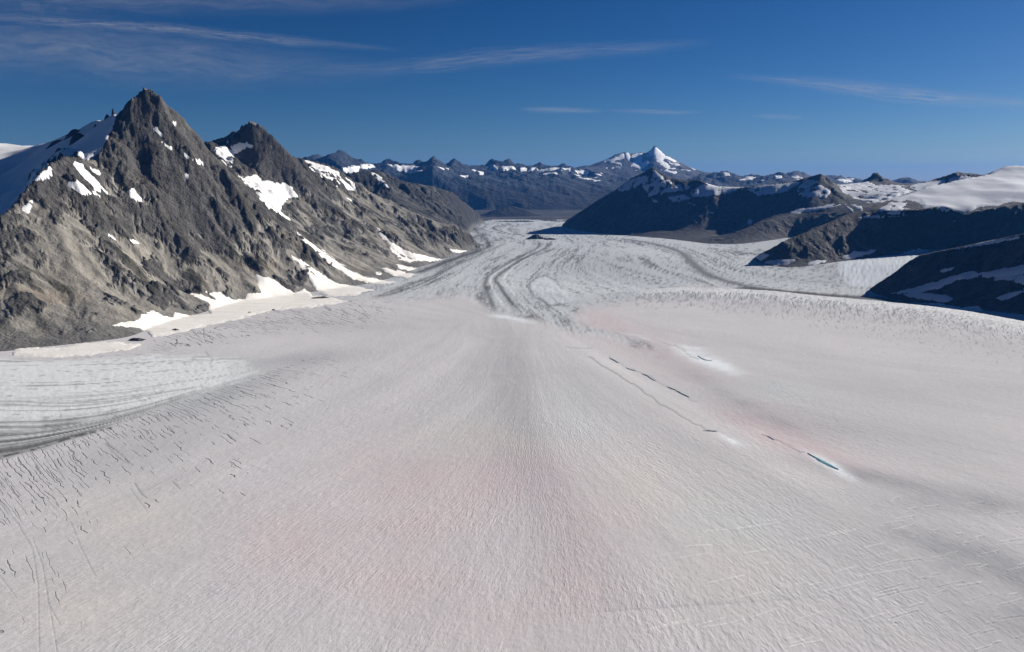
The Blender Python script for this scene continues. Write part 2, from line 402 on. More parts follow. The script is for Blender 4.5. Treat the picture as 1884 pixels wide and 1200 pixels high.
# ------------------------------------------------------------------ materials
def mat_new(name):
    m = bpy.data.materials.new(name); m.use_nodes = True; n = NT(m.node_tree)
    out = n.add('ShaderNodeOutputMaterial'); bs = n.add('ShaderNodeBsdfPrincipled'); n.l.new(bs.outputs[0], out.inputs[0])
    bs.inputs['Roughness'].default_value = 0.9; bs.inputs['Specular IOR Level'].default_value = 0.15
    geo = n.add('ShaderNodeNewGeometry')
    return m, n, bs, geo.outputs['Position']
def attr(n, name, vec=False):
    a = n.add('ShaderNodeAttribute', attribute_type='GEOMETRY', attribute_name=name); return a.outputs['Color' if vec else 'Fac']
def bump(n, bs, h, dist, strength=1.0, prev=None):
    b = n.add('ShaderNodeBump'); b.inputs['Strength'].default_value = strength; b.inputs['Distance'].default_value = dist
    n.l.new(h, b.inputs['Height'])
    if prev: n.l.new(prev, b.inputs['Normal'])
    n.l.new(b.outputs[0], bs.inputs['Normal']); return b.outputs[0]
def rock_material(name, wl, relief):
    """broken rock and scree: colour of the place from the mesh, blocks and grit from noise"""
    m, n, bs, pos = mat_new(name)
    c = attr(n, 'tint', True); rk_ = attr(n, 'rocky')
    g1 = n.noise(pos, 1.0 / wl, 5.0, 0.68); g2 = n.noise(pos, 1.0 / (wl * 6), 3.0, 0.6)
    k1 = n.math('ADD', 1.0, n.math('MULTIPLY', n.math('SUBTRACT', g1, 0.5), n.math('ADD', 0.7, n.math('MULTIPLY', rk_, 0.9))))
    k = n.math('MULTIPLY', k1, n.math('ADD', 0.65, n.math('MULTIPLY', g2, 0.7)))
    n.put(bs.inputs['Base Color'], n.mix(1.0, c, n.combine(k, k, k), 'MULTIPLY'))
    h = n.math('MULTIPLY', n.math('ADD', g1, n.math('MULTIPLY', g2, 3.0)), n.math('ADD', 0.45, n.math('MULTIPLY', rk_, 0.8)))
    bump(n, bs, h, relief)
    return m
M_ROCK = rock_material('mountain_rock', 16.0, 14.0)
M_FAR = rock_material('distant_rock', 110.0, 60.0)
def snow_material(name, col, wl, relief, dirt=None):
    m, n, bs, pos = mat_new(name)
    g = n.noise(pos, 1.0 / wl, 4.0, 0.6); g2 = n.noise(pos, 1.0 / (wl * 9), 3.0, 0.5)
    k = n.math('ADD', 0.86, n.math('ADD', n.math('MULTIPLY', g, 0.12), n.math('MULTIPLY', g2, 0.16)))
    base = (*col, 1)
    if dirt:
        mp = n.add('ShaderNodeMapping'); n.l.new(pos, mp.inputs[0]); mp.inputs['Rotation'].default_value = (0, 0, 0.42); mp.inputs['Scale'].default_value = (0.004, 0.022, 0.004)
        base = n.mix(n.math('MULTIPLY', n.smooth(n.noise(mp.outputs[0], 1.0, 5.0, 0.65, 0.3), 0.47, 0.75), 0.45), base, (*dirt, 1))
    n.put(bs.inputs['Base Color'], n.mix(1.0, base, n.combine(k, k, k), 'MULTIPLY'))
    bs.inputs['Roughness'].default_value = 0.75
    bump(n, bs, n.math('ADD', g, n.math('MULTIPLY', g2, 1.3)), relief)
    return m
M_SNOW = snow_material('mountain_snow', (0.80, 0.79, 0.78), 14.0, 1.5)
M_FIRN = snow_material('avalanche_snow', (0.80, 0.765, 0.72), 9.0, 1.4, (0.46, 0.39, 0.31))
M_SHADE = snow_material('shaded_snow', (0.55, 0.57, 0.61), 14.0, 1.6)  # right-hand snow: the grey of grazing light is put into the colour
M_FARSNOW = snow_material('distant_snow', (0.80, 0.80, 0.80), 120.0, 20.0)

# ------------------------------------------------------------------ near mountains: relief
m = need
x, y, b, gx, gy, rdm, zi = take(m, NX, NY, nb, ngx, ngy, rd, zi_n)
rise = smoothstep(b - zi, -4, 150); slope = np.hypot(gx, gy)
wx = x + 55 * fbm(x, y, 420, 2, 0.5, 61); wy = y + 55 * fbm(x, y, 420, 2, 0.5, 67)
er, fine = erosion(wx, wy, gx, gy, 560.0, 6, 11)
cr = fbm(wx, wy, 260, 5, 0.58, 21, ridged=True)
crag = fbm(wx, wy, 60, 3, 0.6, 31, ridged=True)
keep = 0.20 + 0.80 * smoothstep(rdm, 20, 240)
amp = rise * smoothstep(slope, 0.08, 0.5)
lo = fbm(x, y, 700, 3, 0.5, 41); md = fbm(wx, wy, 170, 4, 0.6, 43); hi = fbm(wx, wy, 34, 3, 0.6, 47)
sx_, sy_ = gx / (slope + 1e-3), gy / (slope + 1e-3)
RZ = smoothstep(0.75 * lo + 1.0 * md + 1.1 * (slope - 0.62) + 0.32 * er + 0.40 * smoothstep(b - zi, 450, 1150) + 0.12 * hi, 0.02, 0.30)
# snow-covered ground is smooth: the snow polygons below calm the relief
u0, v0 = U0[m], V0[m]

# nearest ridge decides which mountain a spot belongs to
GROUP = {'peak': 0, 'cap': 1, 'capfloor': 1, 'peak2': 2, 'bowl': 2, 'slab': 3, 'wall': 4, 'horn': 5, 'point': 6, 'pyramid': 7, 'crest': 8, 'dome': 9, 'domestep': 9, 'spur': 10}
cx = np.arange(F.x0, F.x0 + F.h * F.nx, 80.0); cy = np.arange(F.y0, F.y0 + F.h * F.ny, 80.0)
CX, CY = np.meshgrid(cx, cy); bestd = np.full(CX.shape, 1e12); LAB = np.zeros(CX.shape, int)
for nm, pts in RIDGES:
    d, _, _ = seg_dist(CX, CY, pts); k = d < bestd; bestd[k] = d[k]; LAB[k] = GROUP[nm]
def near_label(x, y):
    i = np.clip(((x + 60 * fbm(x, y, 300, 2, 0.5, 3) - F.x0) / 80).round().astype(int), 0, len(cx) - 1)
    j = np.clip(((y - F.y0) / 80).round().astype(int), 0, len(cy) - 1); return LAB[j, i]
NL = near_label(NX, NY)
log('relief noise')

# snow on the mountains: (mountains it may lie on, pixel outline, raggedness in px, mottling 0..1)
SNOW = [
 ((1, 0), [(-900, 240), (-10, 255), (80, 262), (150, 228), (214, 205), (216, 220), (205, 240), (192, 268), (180, 283), (160, 297), (140, 284), (118, 290), (95, 299), (70, 322), (45, 352), (20, 382), (0, 398), (-60, 430), (-900, 600)], 2.0, 0.0, 'field'),
 ((0,), [(136, 296), (152, 303), (160, 315), (176, 325), (190, 345), (210, 362), (205, 362), (190, 352), (178, 352), (160, 333), (146, 320), (136, 305)], 2.5, 0.1, ''),
 ((0,), [(128, 335), (142, 330), (155, 340), (168, 352), (186, 360), (170, 360), (150, 358), (130, 350)], 2.5, 0.0, ''),
 ((0,), [(60, 325), (92, 302), (95, 318), (97, 328), (80, 330), (62, 333)], 2.5, 0.1, ''),
 ((0,), [(38, 385), (62, 364), (58, 382), (52, 395)], 2.0, 0.0, ''), ((0,), [(42, 345), (58, 340), (52, 350)], 2, 0, ''),
 ((0,), [(160, 303), (176, 310), (190, 322), (172, 320)], 2.0, 0.0, ''),
 ((0,), [(232, 348), (246, 346), (254, 358), (263, 370), (252, 372), (240, 362)], 2.0, 0.0, ''),
 ((0,), [(278, 237), (290, 236), (304, 250), (300, 253), (288, 246)], 1.5, 0.0, ''),
 ((0,), [(318, 222), (326, 220), (322, 238), (317, 248), (315, 238)], 1.5, 0.0, ''),
 ((0,), [(324, 276), (345, 284), (368, 296), (382, 308), (362, 300), (340, 290)], 1.5, 0.0, ''),
 ((0,), [(388, 317), (402, 320), (418, 328), (410, 330), (396, 325)], 1.5, 0.0, ''),
 ((0,), [(263, 286), (269, 287), (273, 294), (267, 294)], 1, 0, ''), ((0,), [(329, 310), (335, 309), (334, 320), (330, 320)], 1, 0, ''),
 ((0,), [(340, 320), (346, 322), (349, 333), (343, 330)], 1, 0, ''), ((0,), [(234, 437), (246, 441), (257, 448), (245, 447)], 1, 0, ''),
 ((0,), [(296, 262), (312, 268), (322, 279), (310, 274)], 1.2, 0, ''), ((0,), [(196, 430), (206, 436), (213, 442), (203, 438)], 1, 0, ''),
 ((2,), [(388, 278), (400, 270), (412, 266), (420, 268), (424, 278), (432, 284), (430, 300), (426, 311), (418, 306), (405, 295), (396, 286)], 2.0, 0.0, ''),
 ((2,), [(424, 268), (440, 262), (455, 261), (464, 266), (462, 272), (448, 278), (432, 284), (428, 276)], 2.0, 0.1, ''),
 ((2,), [(418, 258), (428, 254), (424, 264), (414, 268)], 1.5, 0, ''),
 ((2, 0), [(436, 323), (455, 326), (470, 320), (480, 330), (500, 335), (528, 338), (536, 344), (545, 352), (553, 362), (540, 362), (528, 366), (520, 378), (516, 390), (536, 405), (530, 405), (508, 392), (492, 382), (476, 362), (458, 342)], 2.0, 0.0, ''),
 ((2, 0), [(543, 425), (556, 436), (575, 448), (600, 464), (618, 478), (640, 494), (668, 508), (700, 516), (735, 520), (690, 523), (652, 514), (628, 500), (604, 484), (575, 458), (552, 438)], 1.5, 0.0, 'firn'),
 ((3,), [(544, 292), (575, 296), (600, 304), (622, 314), (632, 326), (612, 322), (596, 316), (606, 330), (590, 330), (575, 318), (570, 335), (560, 328), (552, 312)], 2.0, 0.15, ''),
 ((3,), [(575, 318), (610, 318), (640, 328), (658, 343), (652, 350), (625, 348), (600, 340), (585, 332)], 2.0, 0.50, ''),
 ((3,), [(572, 336), (590, 345), (612, 356), (596, 353), (580, 345)], 1.5, 0, ''), ((3,), [(630, 362), (650, 368), (645, 370)], 1, 0, ''), ((3, 2), [(662, 348), (672, 352), (668, 355)], 1, 0, ''),
 ((3,), [(689, 414), (700, 424), (712, 438), (730, 452), (752, 462), (780, 470), (812, 478), (790, 482), (760, 478), (735, 467), (718, 452), (700, 434)], 1.5, 0.0, 'firn'),
 ((3,), [(718, 456), (740, 472), (770, 480), (755, 483), (735, 478)], 1.5, 0.1, 'firn'),
 ((3, 4), [(828, 458), (842, 460), (858, 462), (845, 466), (832, 464)], 1, 0, 'firn'),
 ((4,), [(682, 314), (700, 324), (712, 340), (718, 348), (705, 342), (694, 332), (684, 322)], 1.5, 0.35, ''),
 ((4, 3), [(640, 310), (662, 305), (668, 318), (650, 324)], 1.5, 0.1, ''),
 # avalanche snow along the foot of the left slopes
 ((0, 2), [(22, 648), (35, 641), (70, 640), (110, 641), (145, 633), (185, 630), (208, 628), (232, 632), (262, 632), (240, 644), (180, 652), (110, 658), (60, 658), (25, 655)], 1.5, 0.0, 'firn'),
 ((0, 2), [(206, 598), (225, 593), (255, 590), (262, 577), (282, 571), (300, 580), (318, 583), (322, 575), (350, 581), (385, 576), (386, 560), (372, 552), (350, 541), (370, 543), (398, 552), (376, 536), (400, 538), (430, 552), (452, 552), (455, 538), (480, 542), (470, 505), (500, 512), (540, 540), (560, 530), (575, 545), (600, 545), (640, 555), (570, 566), (500, 572), (430, 590), (380, 600), (330, 612), (280, 622), (272, 612), (258, 605), (230, 601)], 1.8, 0.0, 'firn'),
 ((0, 2), [(533, 467), (552, 478), (575, 492), (600, 510), (625, 522), (660, 528), (688, 534), (650, 544), (605, 546), (585, 535), (572, 515), (556, 495)], 1.5, 0.0, 'firn'),
 ((2, 3), [(702, 492), (720, 496), (745, 501), (765, 505), (750, 512), (725, 508), (708, 500)], 1.5, 0.05, 'firn'),
 ((2, 3), [(728, 486), (748, 490), (768, 494), (752, 498), (735, 495)], 1.2, 0, 'firn'), ((2, 3), [(690, 500), (704, 503), (700, 507), (692, 505)], 1, 0, 'firn'),
 # right side
 ((5,), [(1135, 347), (1160, 328), (1185, 322), (1196, 326), (1190, 338), (1170, 345), (1145, 354), (1140, 352)], 1.5, 0.16, ''),
 ((5,), [(1190, 326), (1206, 306), (1212, 318), (1226, 330), (1215, 333), (1200, 336)], 1.5, 0.31, ''),
 ((5,), [(1180, 340), (1230, 330), (1240, 342), (1262, 338), (1275, 345), (1250, 352), (1225, 355), (1195, 362)], 1.5, 0.28, ''),
 ((5,), [(1270, 352), (1300, 336), (1318, 342), (1350, 340), (1375, 342), (1340, 356), (1300, 362), (1275, 364)], 1.5, 0.08, ''),
 ((5,), [(1372, 348), (1400, 339), (1440, 338), (1470, 334), (1482, 338), (1462, 350), (1430, 356), (1395, 360)], 1.5, 0.05, ''),
 ((5,), [(1225, 362), (1260, 358), (1272, 366), (1240, 372)], 1.2, 0.21, ''), ((5,), [(1262, 372), (1280, 376), (1276, 380)], 1, 0, ''), ((5,), [(1195, 362), (1215, 372), (1205, 374)], 1, 0.1, ''),
 ((5, 6), [(1378, 402), (1386, 406), (1380, 416), (1375, 410)], 1, 0, ''), ((5,), [(1304, 391), (1318, 390), (1312, 394)], 1, 0, ''),
 ((6, 5), [(1465, 345), (1485, 330), (1500, 328), (1512, 340), (1530, 352), (1520, 366), (1500, 362), (1480, 366), (1470, 358)], 1.5, 0.36, ''),
 ((6, 5), [(1440, 394), (1470, 384), (1500, 382), (1530, 376), (1548, 376), (1520, 386), (1490, 390), (1460, 394)], 1.5, 0.14, ''),
 ((6, 7), [(1555, 376), (1566, 384), (1572, 392), (1562, 386)], 1.2, 0.0, ''), ((6, 7, 9), [(1565, 376), (1585, 380), (1588, 388), (1578, 386)], 1.2, 0.0, ''),
 ((6, 7, 9), [(1540, 340), (1570, 336), (1596, 333), (1612, 342), (1640, 340), (1665, 342), (1690, 340), (1680, 352), (1655, 362), (1630, 372), (1600, 374), (1570, 364), (1552, 354)], 1.5, 0.25, 'field'),
 ((7, 8, 9), [(1672, 342), (1700, 336), (1740, 330), (1738, 342), (1705, 347), (1680, 350)], 1.5, 0.1, ''),
 ((8, 9), [(1742, 328), (1770, 324), (1796, 324), (1790, 332), (1750, 338)], 1.5, 0.16, ''),
 ((9,), [(1640, 366), (1700, 346), (1760, 333), (1820, 321), (1846, 305), (1884, 302), (2100, 240), (2700, 230), (2700, 360), (2100, 352), (1884, 373), (1862, 370), (1840, 378), (1800, 382), (1775, 398), (1764, 412), (1756, 410), (1745, 396), (1720, 386), (1700, 384), (1690, 372), (1672, 368), (1655, 372)], 1.5, 0.0, 'field'),
 ((9,), [(1615, 385), (1640, 372), (1668, 374), (1660, 382), (1690, 388), (1694, 396), (1660, 398), (1630, 398)], 1.5, 0.16, ''),
 ((9,), [(1572, 402), (1600, 395), (1640, 394), (1690, 392), (1670, 400), (1620, 402)], 1.2, 0.11, ''),
 ((9,), [(1758, 412), (1766, 414), (1776, 426), (1770, 428), (1762, 420)], 1, 0, ''), ((9,), [(1802, 395), (1822, 388), (1825, 391), (1806, 398)], 1, 0, ''),
 ((9,), [(1548, 474), (1572, 462), (1590, 463), (1612, 460), (1600, 467), (1570, 475)], 1.2, 0.1, ''), ((9,), [(1660, 466), (1690, 460), (1706, 462), (1680, 470)], 1.2, 0, ''),
 ((9,), [(1388, 472), (1405, 466), (1418, 468), (1400, 480)], 1.2, 0.0, ''), ((9,), [(1400, 482), (1430, 478), (1465, 477), (1450, 486), (1425, 489)], 1.2, 0.16, ''), ((9,), [(1482, 487), (1505, 479), (1525, 479), (1500, 487)], 1.2, 0.06, ''),
 ((10,), [(1720, 464), (1760, 454), (1800, 446), (1840, 438), (1900, 428), (1900, 434), (1850, 444), (1800, 452), (1760, 458), (1730, 462)], 1.2, 0.05, ''),
 ((10,), [(1640, 540), (1690, 528), (1740, 512), (1790, 498), (1800, 503), (1840, 496), (1884, 488), (1950, 470), (1950, 488), (1884, 503), (1850, 510), (1800, 512), (1760, 516), (1730, 530), (1690, 540)], 1.5, 0.05, ''),
 ((10,), [(1816, 516), (1845, 508), (1884, 506), (1960, 500), (1960, 515), (1884, 524), (1868, 520), (1845, 514)], 1.5, 0.05, ''),
 ((10,), [(1726, 498), (1745, 493), (1758, 490), (1750, 498), (1735, 501)], 1, 0, ''), ((10,), [(1828, 548), (1850, 542), (1884, 532), (1884, 538), (1860, 548), (1840, 552)], 1.2, 0, ''),
 ((10,), [(1650, 540), (1700, 538), (1740, 543), (1752, 550), (1745, 556), (1710, 552), (1670, 545)], 1.5, 0.0, ''),
 ((10,), [(1700, 558), (1730, 560), (1770, 566), (1800, 563), (1808, 572), (1780, 574), (1740, 566)], 1.2, 0.0, 'firn'),
]
SFIELD = []
calm = np.zeros(NX.shape, np.float32)
warpn = (fbm(NX, NY, 90, 4, 0.6, 71)).astype(np.float32); mottle = fbm(NX, NY, 130, 4, 0.55, 77).astype(np.float32)
warp2 = fbm(NX, NY, 26, 3, 0.6, 73).astype(np.float32)
px_m = NY / FPX
log('snow noise')
H1 = np.maximum(nb, zi_n)
el = (H1 - CAMZ) / NY
def seen(elev, tol): return elev >= np.maximum.accumulate(elev, 0) - tol
def snow_sd(U, V, okm, poly, rag, mot):
    us = [p[0] for p in poly]; vs = [p[1] for p in poly]
    box = okm & (U > min(us) - 12) & (U < max(us) + 12) & (V > min(vs) - 12) & (V < max(vs) + 12)
    sd_ = np.full(U.shape, -99.0, np.float32)
    if box.any():
        k = np.nonzero(box)
        s_ = poly_sd(U[k], V[k], poly) + (rag * 2.4 * warpn[k] + rag * 1.4 * warp2[k])
        if mot > 0: s_ = np.minimum(s_, (mottle[k] - (mot - 0.5) * 0.9) * (14 if mot > 0.2 else 60))
        sd_[k] = s_
    return sd_, box
vis0 = seen(el, 14 / FPX)
for ids_, poly, rag, mot, kd in SNOW:
    if kd == 'field':
        okm = np.isin(NL, ids_)
        s_, _ = snow_sd(U0, V0, okm, poly, rag, mot)
        calm = np.maximum(calm, smoothstep(s_, -4, 6))
cl = 1 - 0.95 * calm[need]
steep = 0.75 + 0.5 * smoothstep(b - zi, 300, 1000)
rt = np.where(np.isin(NL[need], (5, 6, 9, 10)), 0.55, 1.0)
hn = b + calm[need] * 46 * fbm(x, y, 800, 3, 0.42, 91) + rt * amp * cl * steep * (keep * 104 * er + (0.3 + 0.7 * keep) * (12 + 42 * RZ) * (cr - 0.15) + (4 + 11 * RZ) * (crag - 0.15))
NH = nb.astype(np.float32).copy(); NH[need] = hn
# the crags standing on the left snow saddle
TOPN = np.maximum(NH, zi_n)
U, V = project(NX, NY, TOPN)
visn = seen((TOPN - CAMZ) / NY, 10 / FPX)

# colour of the ground
def surf_grad(X, Y, Z):
    dt = np.gradient(TT)[None, :]; zt = np.gradient(Z, axis=1) / (dt * Y)
    dy = np.gradient(Y[:, 0])[:, None]; zy = np.gradient(Z, axis=0) / dy
    return zt, zy - zt * X / Y
sgx, sgy = surf_grad(NX, NY, NH); sl = np.hypot(sgx, sgy)[need]
lab = NL[need]; hgt = (b - zi)
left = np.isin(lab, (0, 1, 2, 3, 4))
scree = np.array([.200, .186, .162]); grey = np.array([.142, .136, .128]); dark = np.array([.062, .059, .057]); brown = np.array([.150, .105, .066]); moss = np.array([.040, .039, .028])
rk = np.clip(RZ * 0.92 + 0.6 * smoothstep(sl + 0.2 * hi, 1.05, 1.4), 0, 1)
c = lerp(np.broadcast_to(scree, (len(x), 3)), np.broadcast_to(grey, (len(x), 3)), smoothstep(lo + 0.5 * md, -0.3, 0.5))
c = lerp(c, np.broadcast_to(brown, c.shape), 0.40 * smoothstep(fbm(x, y, 380, 4, 0.55, 51), 0.12, 0.45))
c = lerp(c, np.broadcast_to(dark, c.shape), rk * (0.86 + 0.14 * hi))
c = c * np.clip(1 - 2.6 * fine, 0.55, 1.5)[:, None]
# tundra and low scrub in streaks down the lower slopes
al = fbm(x * 0.91 - y * 0.41, (x * 0.41 + y * 0.91) * 3.2, 420, 4, 0.55, 57)
veg = smoothstep(al + 0.35 * lo + 0.25 * er, 0.06, 0.34) * smoothstep(hgt, 60, 180) * (1 - smoothstep(hgt, 480, 800))
veg = np.where(left, veg * 0.8, veg * 0.5); veg = np.where(lab == 3, np.minimum(1, veg * 1.2), veg); veg = np.where(lab == 4, np.minimum(1, veg * 1.3 + 0.25), veg)
c = lerp(c, np.broadcast_to(moss, c.shape), veg)
c = np.where(left[:, None], c, c * np.array([.25, .25, .27])); c = np.where((lab == 4)[:, None], c * np.array([.42, .44, .48]), c); c = np.where((lab == 3)[:, None], c * 0.85, c)  # right-hand rock: naturally dark, darkened further to paint in the shade
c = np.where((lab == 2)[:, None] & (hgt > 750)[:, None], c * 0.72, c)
# fresh grey gravel along the foot of the slopes
ft = (1 - smoothstep(hgt + 45 * md, 10, 75)); c = lerp(c, np.broadcast_to(np.where(left[:, None], [.13, .127, .12], [.075, .073, .07]), c.shape), np.where(left, 0.8, 0.3) * ft)
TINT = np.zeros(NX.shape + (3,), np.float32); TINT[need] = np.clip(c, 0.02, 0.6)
ROCKY = np.zeros(NX.shape, np.float32); ROCKY[need] = np.clip(rk + 0.3 * veg, 0, 1)
log('near colours')

MOUNTAINS = {
 0: ('mountain', 'tall sharp grey rock peak with scree slopes, foremost on the left', 'mountain'),
 1: ('snow_saddle', 'smooth white snowfield behind the left shoulder of the tallest rock peak', 'snowfield'),
 2: ('mountain', 'dark pointed peak with a white snow bowl, second behind the tallest peak', 'mountain'),
 3: ('mountain', 'rounded grey slab mountain with scattered snow patches, right of the second peak', 'mountain'),
 4: ('mountain', 'low dark green valley wall beyond the slab mountain on the left', 'mountain'),
 5: ('mountain', 'dark shadowed ridge with a small pointed horn in front of the volcano', 'mountain'),
 6: ('mountain', 'rocky point with a lit grey lower spur, right of the horn ridge', 'mountain'),
 7: ('mountain', 'small dark pyramid peak rising from a snow col on the right skyline', 'mountain'),
 8: ('mountain', 'jagged dark rock crest behind the right snow dome', 'mountain'),
 9: ('mountain', 'broad white snow dome above a dark shadowed slope on the right', 'mountain'),
 10: ('mountain', 'nearest dark spur on the right with slanting snow strips', 'mountain'),
}
faces = quad_all(need) & quad_any(NH > zi_n - 25)
NOBJ = {}
for k, (nm, lb, ct) in MOUNTAINS.items():
    f = faces & (NL[:-1, :-1] == k)
    if f.any():
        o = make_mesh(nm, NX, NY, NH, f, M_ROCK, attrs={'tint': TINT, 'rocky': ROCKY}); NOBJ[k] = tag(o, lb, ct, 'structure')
log('near meshes')
smoothN = blur(TOPN, 10)
def add_snow(U, V, okm, X, Y, TOP, SM, pxm, L, objs, spec, mat, thick, minf):
    cnt = 0
    for ids_, poly, rag, mot, kd in spec:
        ok = okm & np.isin(L, ids_)
        if kd == 'field': ok = np.isin(L, ids_)
        elif kd == 'firn': ok = okm
        s_, box = snow_sd(U, V, ok, poly, rag, mot)
        fm = quad_all(s_ > -3.5) & quad_any(s_ > 0.2)
        if not fm.any(): continue
        r0, r1 = np.nonzero(fm.any(1))[0][[0, -1]]; c0, c1 = np.nonzero(fm.any(0))[0][[0, -1]]
        S = (slice(r0, r1 + 2), slice(c0, c1 + 2)); Fm = (slice(r0, r1 + 1), slice(c0, c1 + 1))
        sm = s_[S] * pxm[S]; th = 2.6 if kd == 'firn' else thick
        Z = TOP[S] * 0.45 + SM[S] * 0.55 + np.where(sm > 0, np.minimum(sm * 0.22, th), np.maximum(sm * 0.6, -thick * 1.5)) + 0.15 * th
        lb = components(fm[Fm]) if mot > 0 else fm[Fm].astype(int)
        vals, cn = np.unique(lb[lb > 0], return_counts=True)
        for v_, n_ in sorted(zip(vals, cn), key=lambda q: -q[1])[:24]:
            if n_ < minf: continue
            mm = M_FIRN if kd == 'firn' else (M_SHADE if mat is M_SNOW and ids_[0] >= 5 else mat)
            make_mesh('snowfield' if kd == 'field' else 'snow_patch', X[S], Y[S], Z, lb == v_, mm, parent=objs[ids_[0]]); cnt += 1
    log('snow parts', cnt)
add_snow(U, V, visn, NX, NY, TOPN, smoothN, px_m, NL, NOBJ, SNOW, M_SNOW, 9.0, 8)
# ------------------------------------------------------------------ the glacier
IX, IY = grid(Y_ICE); IZ = zice(IX, IY)
hb_i = F.sample(HB, IX, IY)
on = (hb_i < IZ + 45) & (np.abs(IX / IY) < 1.52)
UI, VI = project(IX, IY, IZ)
def Gl(pix, sub=6): return curve([G(u, v) for u, v in pix], sub)
def stream(x0, x1, y0, y1, h, guides):
    f = Field(x0, x1, y0, y1, h)
    for val, pix in guides:
        p = Gl(pix); f.line(np.column_stack([p, np.full(len(p), float(val))]))
    f.solve(60); f.z = blur(f.z, 3); return f
# flow lines of the lower tongue, from the left bank to the right bank (metres across)
TONGUE = stream(-2600, 5200, 4300, 18600, 26.0, [
 (0, [(640, 540), (700, 524), (745, 513), (785, 494), (830, 474), (886, 456), (890, 448), (878, 436), (871, 426), (880, 415), (905, 407)]),
 (330, [(740, 560), (790, 530), (840, 500), (890, 474), (925, 450), (915, 432), (895, 422), (905, 414), (930, 409)]),
 (560, [(830, 575), (845, 540), (870, 510), (905, 485), (945, 466), (975, 450), (960, 437), (923, 428), (907, 421), (918, 415), (943, 411)]),
 (700, [(915, 582), (900, 546), (892, 523), (900, 507), (923, 492), (958, 472), (989, 456), (991, 446), (960, 435), (935, 427), (925, 421), (940, 415), (965, 411)]),
 (780, [(958, 580), (933, 548), (918, 526), (913, 512), (933, 495), (968, 474), (1004, 456), (1008, 445), (990, 436), (970, 428), (965, 420), (985, 412)]),
 (860, [(1010, 600), (979, 581), (946, 545), (927, 520), (928, 508), (950, 490), (985, 470), (1018, 455), (1022, 444), (1005, 434)]),
 (1150, [(1180, 622), (1080, 600), (1020, 570), (985, 540), (985, 515), (1010, 490), (1040, 470), (1055, 455), (1040, 442), (1020, 432), (1010, 420)]),
 (1400, [(1300, 560), (1180, 545), (1090, 520), (1050, 500), (1060, 475), (1075, 456), (1068, 445), (1045, 435), (1025, 425)]),
 (1700, [(1400, 545), (1264, 525), (1165, 505), (1110, 485), (1105, 465), (1100, 450), (1080, 438), (1040, 427)]),
 (2000, [(1400, 535), (1300, 512), (1255, 488), (1226, 466), (1188, 452), (1137, 441), (1073, 432), (1032, 421)]),
 (2120, [(1560, 543), (1450, 534), (1350, 521), (1300, 504), (1270, 480), (1245, 461), (1200, 448), (1137, 438), (1073, 429)]),
 (2500, [(1650, 530), (1520, 520), (1400, 505), (1330, 485), (1290, 465), (1230, 449), (1130, 435)]),
 (2800, [(1700, 470), (1600, 478), (1480, 500), (1400, 492), (1370, 475), (1320, 460), (1230, 443)]),
])
# the bare tributary coming in at the left
TRIB = stream(-5000, -500, 1500, 4300, 14.0, [
 (0, [(-500, 655), (0, 662), (120, 660), (270, 652), (430, 650), (520, 655)]), (250, [(-500, 690), (0, 692), (160, 690), (320, 675), (440, 668), (520, 668)]),
 (500, [(-500, 735), (0, 734), (140, 740), (290, 722), (400, 700), (520, 680)]), (700, [(-500, 790), (0, 785), (110, 782), (230, 762), (370, 718), (460, 692), (560, 670)]),
 (900, [(-500, 880), (0, 842), (110, 815), (240, 775), (380, 728), (480, 696), (600, 670)])])
# wind and melt ripples of the upper snow
RIP = stream(-5200, 5200, 850, 6200, 26.0, [
 (-900, [(-300, 860), (0, 800), (300, 700), (520, 640), (700, 590)]), (-550, [(-300, 1000), (0, 930), (300, 820), (520, 740), (760, 640), (850, 590)]),
 (-250, [(-500, 1240), (0, 1060), (250, 970), (480, 880), (700, 790), (850, 720), (920, 620)]), (0, [(-200, 1300), (0, 1205), (300, 1085), (500, 990), (700, 880), (850, 800), (940, 700)]),
 (300, [(300, 1340), (600, 1100), (750, 960), (870, 850), (950, 740)]), (500, [(750, 1340), (880, 1100), (950, 950), (975, 850), (975, 740)]),
 (650, [(1140, 1340), (1110, 1100), (1060, 950), (1010, 850), (985, 740), (960, 620)]), (850, [(1700, 1340), (1450, 1100), (1300, 950), (1150, 850), (1080, 780), (1000, 660)]),
 (1100, [(2200, 1340), (1884, 1130), (1600, 965), (1350, 830), (1200, 745), (1080, 670), (1000, 610)]), (1450, [(2400, 1010), (1884, 880), (1600, 800), (1400, 740), (1250, 690), (1120, 630)]),
 (1900, [(2400, 800), (1884, 740), (1500, 690), (1300, 655), (1180, 620)]), (2400, [(2400, 690), (1884, 660), (1500, 630), (1250, 600), (1150, 580)])])
CRK = stream(-5200, 5200, 850, 6600, 30.0, [
 (0, [(-250, 760), (-60, 900), (20, 1060), (60, 1200)]), (250, [(0, 850), (90, 960), (150, 1060), (200, 1200)]), (520, [(130, 805), (230, 910), (320, 1010), (420, 1120)]), (800, [(260, 765), (370, 850), (480, 930), (600, 1010)]),
 (1080, [(370, 722), (480, 780), (600, 840), (720, 890)]), (1330, [(460, 690), (580, 730), (700, 775), (820, 810)]), (1600, [(520, 650), (640, 680), (760, 710)]), (1850, [(400, 600), (500, 630), (620, 650), (760, 665)]), (2050, [(290, 618), (330, 640), (400, 652)]),
 (4000, [(1170, 542), (1140, 556), (1110, 570)]), (4500, [(1300, 538), (1305, 560), (1315, 600)]), (5000, [(1450, 548), (1465, 580), (1490, 630)]), (5400, [(1600, 562), (1625, 595), (1660, 645)]), (5800, [(1750, 580), (1785, 620), (1830, 670)]), (6150, [(1884, 602), (1920, 645), (1970, 700)])])
log('flow lines')
